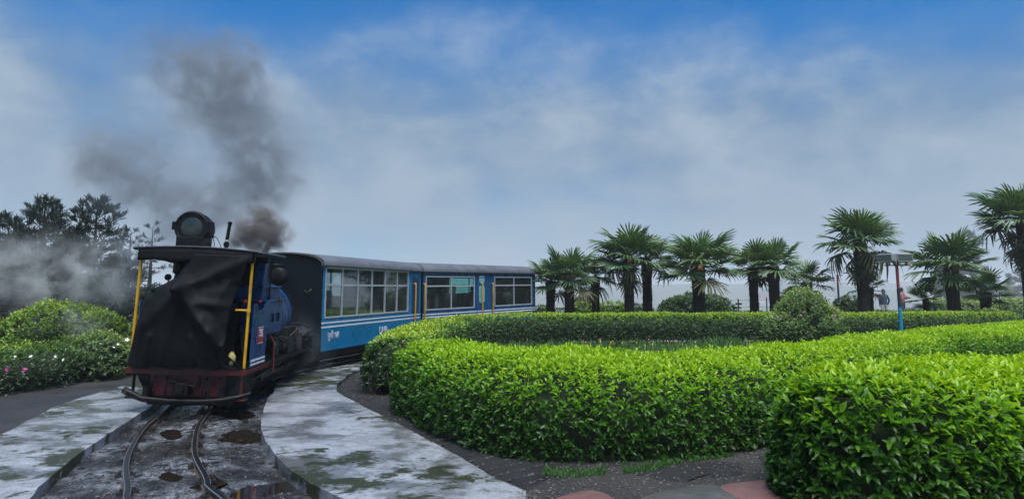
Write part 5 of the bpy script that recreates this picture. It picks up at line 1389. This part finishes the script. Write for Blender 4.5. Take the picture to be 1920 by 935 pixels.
def flood(c, rz, tilt, w):
    r_ = MB().prism([(-.12, -.09), (.12, -.12), (.14, .06), (.10, .11), (-.08, .12), (-.13, .05)], -w / 2, w / 2, 'x').mesh('floodlight', [LAMPG])
    o = link('floodlight', r_, None, fl); o.location = c; o.rotation_euler = (tilt, 0, rz)
    b = o.modifiers.new('b', 'BEVEL'); b.width = .012
    q = MB().b2((-w / 2 + .03, -.135, -.115), (w / 2 - .03, -.128, .07)).build('lamp_glass', LAMPD, o)
    MB().b2((-w / 2 - .02, -.14, -.135), (w / 2 + .02, -.125, -.115)).b2((-w / 2 - .02, -.14, .07), (w / 2 + .02, -.125, .088)).build('lamp_rim', LAMPG, o)
flood((.18, 0, tpz + .21), R(4), R(-8), .46)
flood((-.26, .02, tpz + .20), R(-62), R(-8), .46)
p = atY(1574, 583, 29); tz = atY(1574, 517, 29).z
f2 = tag(empty('thin_lamp_post', (p.x, 29, 0)), 'thin far post with cyan foot, dark middle and red top', 'lamp post')
z1, z2 = atY(1575, 563, 29).z, atY(1574, 535, 29).z
MB().tube([(0, 0, 0), (0, 0, z1)], .06, 10).build('cyan_band', CYAN, f2, smooth=40)
MB().tube([(0, 0, z1), (0, 0, z2)], .042, 10).build('navy_band', NAVY, f2, smooth=40)
MB().tube([(0, 0, z2), (0, 0, tz)], .042, 10).build('red_band', POSTRED, f2, smooth=40)
MB().b2((-.06, -.02, tz), (.22, .02, tz + .035)).build('cross_arm', NAVY, f2)
# small wooden rail in the hedge gap at the right
WOOD = simple('dark_wood', (.03, .025, .02), .8, var=.3, scale=10, bmp=.4)
pr = atY(1864, 590, 21.9)
rl = tag(empty('wooden_rail', (pr.x, 21.9, 0)), 'low dark wooden rail closing the gap in the back hedge at the right', 'fence')
for dx in (0.0, .42): MB().box((dx, 0, .5), (.05, .05, 1.15 + .1 * dx), rot=(0, -.06, 0)).build('post', WOOD, rl, bevel=.006)
for z in (.98, .72): MB().tube([(-.42, 0, z), (.5, .02, z + .01)], .02, 6).build('rail', WOOD, rl, smooth=50)
yb, P, Nn = lump_bush('flowering_plant', 'small plant with yellow flowers behind the wooden rail', (pr.x + .2, 22.4, 0), 0, [(0, 0, .55, .42, .4, .6), (.25, 0, .75, .25, .25, .35)], 700, .1, GREY, 91)
sel = [i for i in np.random.default_rng(3).permutation(len(P)) if Nn[i, 1] < .2 and P[i, 2] > .3][:16]
flowers('', [Vector((P[i, 0] + pr.x + .2, P[i, 1] + 22.35, P[i, 2] + .05)) for i in sel], YEL, .055, par=yb)
# wire fence posts along the terrace edge
for px, top, wd in ((1243, 561, .05), (1384, 560, .06), (1437, 557, .05), (1577, 556, .04)):
    t = atY(px, top, 32.5)
    fp = tag(empty('fence_post', (t.x, 32.5, 0)), {1243: 'small dark fence post left of the dark dome bush', 1384: 'dark fence post with crosspieces right of the dark dome bush', 1437: 'plain dark fence post left of the mauve shrub', 1577: 'short dark fence post by the thin lamp post'}[px], 'fence post')
    MB().box((0, 0, t.z / 2), (wd, wd, t.z)).build('post', WOOD, fp, bevel=.006)
    if px == 1384:
        MB().b2((-.16, -.04, t.z - .30), (.16, -.028, t.z - .2)).b2((-.13, -.04, t.z - .48), (.13, -.028, t.z - .40)).build('crosspiece', WOOD, fp)
ws = [atY(x, y, 32.5) for x, y in ((1243, 563), (1384, 562), (1437, 561), (1577, 560))]
wr = tag(empty('wire_fence', (ws[0].x, 32.5, 0)), 'thin wires strung between the dark fence posts', 'wire')
for dz in (0, -.35): rel(MB().tube([(p_.x, 32.5, p_.z + dz - .02) for p_ in ws], .006, 4).build('wire', BLACK, None), wr)

# town on the far slope: each house its own object
HW = [simple('house_wall_%d' % i, c, .8, var=.1, scale=.4) for i, c in enumerate(((.8, .8, .78), (.50, .42, .34), (.30, .42, .52), (.70, .45, .38), (.16, .24, .2)))]
HR = [simple('house_roof_%d' % i, c, .6, var=.15, scale=.5) for i, c in enumerate(((.28, .04, .03), (.40, .42, .45), (.03, .05, .08), (.04, .16, .13), (.12, .08, .06)))]
HWIN = simple('house_window', (.05, .06, .07), .2)
winm = MB().b2((-1.3, -.06, -1.2), (1.3, .02, 1.2)).mesh('window', [HWIN])
def house(px, py, Y, w, d, h, storeys, wall, roof, rz, label, gable=True):
    p = atY(px, py, Y)
    o = tag(empty('house', (p.x, Y, p.z - 1.0), (0, 0, rz)), label, 'house', 'houses of the hazy town across the valley')
    MB().b2((-w / 2, -d / 2, -14), (w / 2, d / 2, h)).build('wall', wall, o)
    if gable: MB().prism([(-w / 2 - .5, h), (w / 2 + .5, h), (w / 2 - .5 if w > 14 else 0.5, h + w * .18), (-w / 2 + .5 if w > 14 else -0.5, h + w * .18)], -d / 2 - .5, d / 2 + .5, 'y').build('roof', roof, o)
    else: MB().b2((-w / 2 - .4, -d / 2 - .4, h), (w / 2 + .4, d / 2 + .4, h + .5)).build('roof', roof, o)
    for s in range(storeys):
        n_ = max(2, int(w / 6))
        for k in range(n_):
            q = link('window', winm, None, o); q.location = (-w / 2 + (k + .5) * w / n_, -d / 2 - .02, h - 2.8 - s * 4.4)
g_ = random.Random(12)
COLN = ('white', 'tan', 'pale blue', 'pinkish', 'grey green'); ROFN = ('red', 'pale grey', 'slate', 'green', 'brown')
house(1672, 556, 1255, 105, 24, 22, 2, HW[2], HR[1], R(6), 'long pale blue building with rows of windows behind the two people', False)
house(1500, 552, 1320, 40, 24, 18, 2, HW[0], HR[1], R(-10), 'white house with pale roof above the mauve shrub', True)
spots = []
for k in range(46):
    px = g_.uniform(1415, 1725); py = g_.uniform(535, 590); Y = 1430 - (py - 535) * 6.2 + g_.uniform(-8, 8)
    spots.append((Y, px, py))
spots.sort(reverse=True)
ORD = sorted(range(46), key=lambda i: spots[i][1])
RANK = {i: r for r, i in enumerate(ORD)}
def nth(n): return str(n) + ('th' if 10 <= n % 100 <= 20 else {1: 'st', 2: 'nd', 3: 'rd'}.get(n % 10, 'th'))
def lab_(k, wi, ro2, px, py, st):
    return '%s hazy house with %s roof in the town, %s from the left' % (COLN[wi], ROFN[ro2], nth(RANK[k] + 1))
for k, (Y, px, py) in enumerate(spots):
    wi, ro2 = g_.randrange(5), g_.randrange(5); st = g_.choice((2, 2, 3, 3, 4)); w = g_.uniform(18, 40)
    house(px, py, Y, w, g_.uniform(14, 24), 4.2 * st + 4.0, st, HW[wi], HR[ro2], R(g_.uniform(-35, 35)), lab_(k, wi, ro2, px, py, st), g_.random() < .65)
# misty trees on the slope at the right
FT = leaf_mat('far_tree_needles', [(0.0, (0.012, 0.03, 0.022)), (1.0, (0.05, 0.085, 0.05))], rough=.7, trans=.1)
for px, top, Y, sp, s, lab in ((1795, 437, 245, 5.8, 71, 'misty tall tree behind the stout palm, left of a pair'), (1822, 430, 250, 5.4, 72, 'misty tall tree behind the stout palm, right of a pair'), (1765, 470, 240, 6, 73, 'misty broad tree showing through the stout palm crown'), (1892, 512, 330, 5.4, 74, 'misty pointed tree on the slope near the right edge'), (1850, 500, 290, 7.5, 75, 'misty tree between the stout palm and the right edge'), (1912, 470, 300, 6.8, 76, 'misty tree behind the tallest palm at the right edge')):
    conifer(lab, px, top, Y, sp, 60, s, .8, name='misty_tree', mat=FT, group='misty trees on the far slope', twl=2.0, sprig_l=10.0, lo=.1, quads=5)
# ================================================================== haze, smoke and steam
def vol_mat(name, build):
    m = bpy.data.materials.new(name); m.use_nodes = True; nt = m.node_tree
    nt.nodes.remove(nt.nodes['Principled BSDF'])
    v = nt.nodes.new('ShaderNodeVolumePrincipled')
    build(nt, v); nt.links.new(v.outputs[0], nt.nodes['Material Output'].inputs['Volume'])
    return m
def hz(nt, v):
    v.inputs['Color'].default_value = (.95, .98, 1.0, 1); v.inputs['Density'].default_value = .0008
    v.inputs['Anisotropy'].default_value = 0.2
mh = vol_mat('haze_air', hz)
HB = MB().b2((-3000, -60, -80), (3000, 3400, 29)).build('haze', mh)
tag(HB, 'pale mountain haze hanging over the valley', 'haze', kind='stuff')

def smoke(name, label, blobs, box, dens, colr, seed, nscale=1.6, lo=.42, hi=.62, aniso=0.0, wisp=.8, cat='smoke'):
    """density = soft blobs broken up by turbulence; blobs (x,y,z,r,amp) in world space"""
    def b(nt, v):
        p = pos(nt)
        warp = nn(nt, 'ShaderNodeTexNoise', {'Vector': p, 'Scale': nscale * .7, 'Detail': 2.0})
        off = nn(nt, 'ShaderNodeVectorMath', {0: warp.outputs['Color'], 1: (.5, .5, .5)}, operation='SUBTRACT')
        sc_ = nn(nt, 'ShaderNodeVectorMath', {0: off.outputs[0], 'Scale': wisp}, operation='SCALE')
        q = nn(nt, 'ShaderNodeVectorMath', {0: p, 1: sc_.outputs[0]}, operation='ADD').outputs[0]
        tot = None
        for (x, y, z, r, a) in blobs:
            d = nn(nt, 'ShaderNodeVectorMath', {0: q, 1: (x, y, z)}, operation='DISTANCE').outputs['Value']
            e = nn(nt, 'ShaderNodeMapRange', {0: d, 1: 0.0, 2: r, 3: a, 4: 0.0}, interpolation_type='SMOOTHSTEP').outputs[0]
            tot = e if tot is None else mth(nt, 'ADD', tot, e)
        n = tex(nt, nscale, 5, .62, nn(nt, 'ShaderNodeVectorMath', {0: q, 1: (seed, seed * 2, 0)}, operation='ADD').outputs[0], .3)
        n = nn(nt, 'ShaderNodeMapRange', {0: n, 1: lo, 2: hi, 3: 0.0, 4: 1.0}, interpolation_type='SMOOTHSTEP').outputs[0]
        nt.links.new(mth(nt, 'MULTIPLY', mth(nt, 'MULTIPLY', tot, n), dens), v.inputs['Density'])
        v.inputs['Color'].default_value = (*colr, 1); v.inputs['Anisotropy'].default_value = aniso
    m = vol_mat(name + '_volume', b)
    o = MB().b2(*box).build(name, m); tag(o, label, cat, kind='stuff')
    return o
def blob(px, py, Y, rpx, a): 
    p = atY(px, py, Y); return (p.x, p.y, p.z, rpx * Y / FPX, a)
def bbox(bl, m=.1):
    a = np.array([(x - r, y - r, z - r) for x, y, z, r, _ in bl]).min(0) - m; b = np.array([(x + r, y + r, z + r) for x, y, z, r, _ in bl]).max(0) + m
    return tuple(a), tuple(b)
puff = [blob(485, 428, 13.4, 54, 1), blob(512, 440, 13.4, 44, 1), blob(460, 440, 13.4, 38, .8), blob(497, 466, 13.4, 28, .9), blob(490, 404, 13.4, 30, .8), blob(445, 452, 13.4, 30, .4)]
smoke('smoke_puff', 'dense brown grey smoke puff rising from the chimney', puff, bbox(puff), 14, (.28, .265, .26), 3, 4.2, .40, .60, wisp=.42)
pl_ = [blob(440, 375, 14.2, 95, .8), blob(390, 390, 14, 90, .8), blob(490, 290, 14.4, 115, .9), blob(450, 225, 14.4, 115, .9), blob(430, 150, 14.4, 105, 1.0), blob(450, 110, 14.4, 75, 1.0), blob(345, 115, 14.4, 105, .85), blob(510, 345, 14.4, 90, .7), blob(375, 195, 14.4, 90, .7), blob(310, 375, 14, 100, .75), blob(235, 335, 14, 100, .85), blob(190, 285, 14, 85, 1.0), blob(290, 290, 14, 110, .4), blob(345, 430, 14, 100, .6), blob(270, 110, 14.4, 60, .4), blob(160, 320, 14, 60, .5)]
smoke('smoke_plume', 'large thin dark smoke plume curling above the locomotive', pl_, bbox(pl_), 1.9, (.32, .35, .39), 7, 2.1, .32, .68, wisp=1.0)
st_ = [blob(30, 500, 15.5, 80, .8), blob(110, 530, 15.5, 85, .9), blob(190, 505, 15.5, 80, 1.0), blob(245, 492, 15, 60, 1.0), blob(165, 595, 13.8, 55, .5), blob(-60, 530, 15.5, 90, .8), blob(235, 535, 14, 50, .6), blob(90, 470, 15.5, 60, .45), blob(265, 455, 15.5, 50, .5), blob(60, 570, 15.5, 60, .4)]
smoke('steam', 'pale steam drifting low before the dark conifers', st_, bbox(st_), 1.1, (.97, .99, 1.0), 11, 1.5, .40, .66, .0, wisp=.9, cat='steam')
sm2 = [blob(575, 640, 13.2, 60, .7), blob(590, 690, 13.0, 50, .6), blob(545, 690, 12.6, 50, .5), blob(560, 600, 13.4, 50, .4)]
smoke('exhaust_wisp', 'thin dark smoke lingering between locomotive and first carriage', sm2, bbox(sm2), .45, (.35, .4, .45), 15, 2.4, .36, .66, wisp=.5)
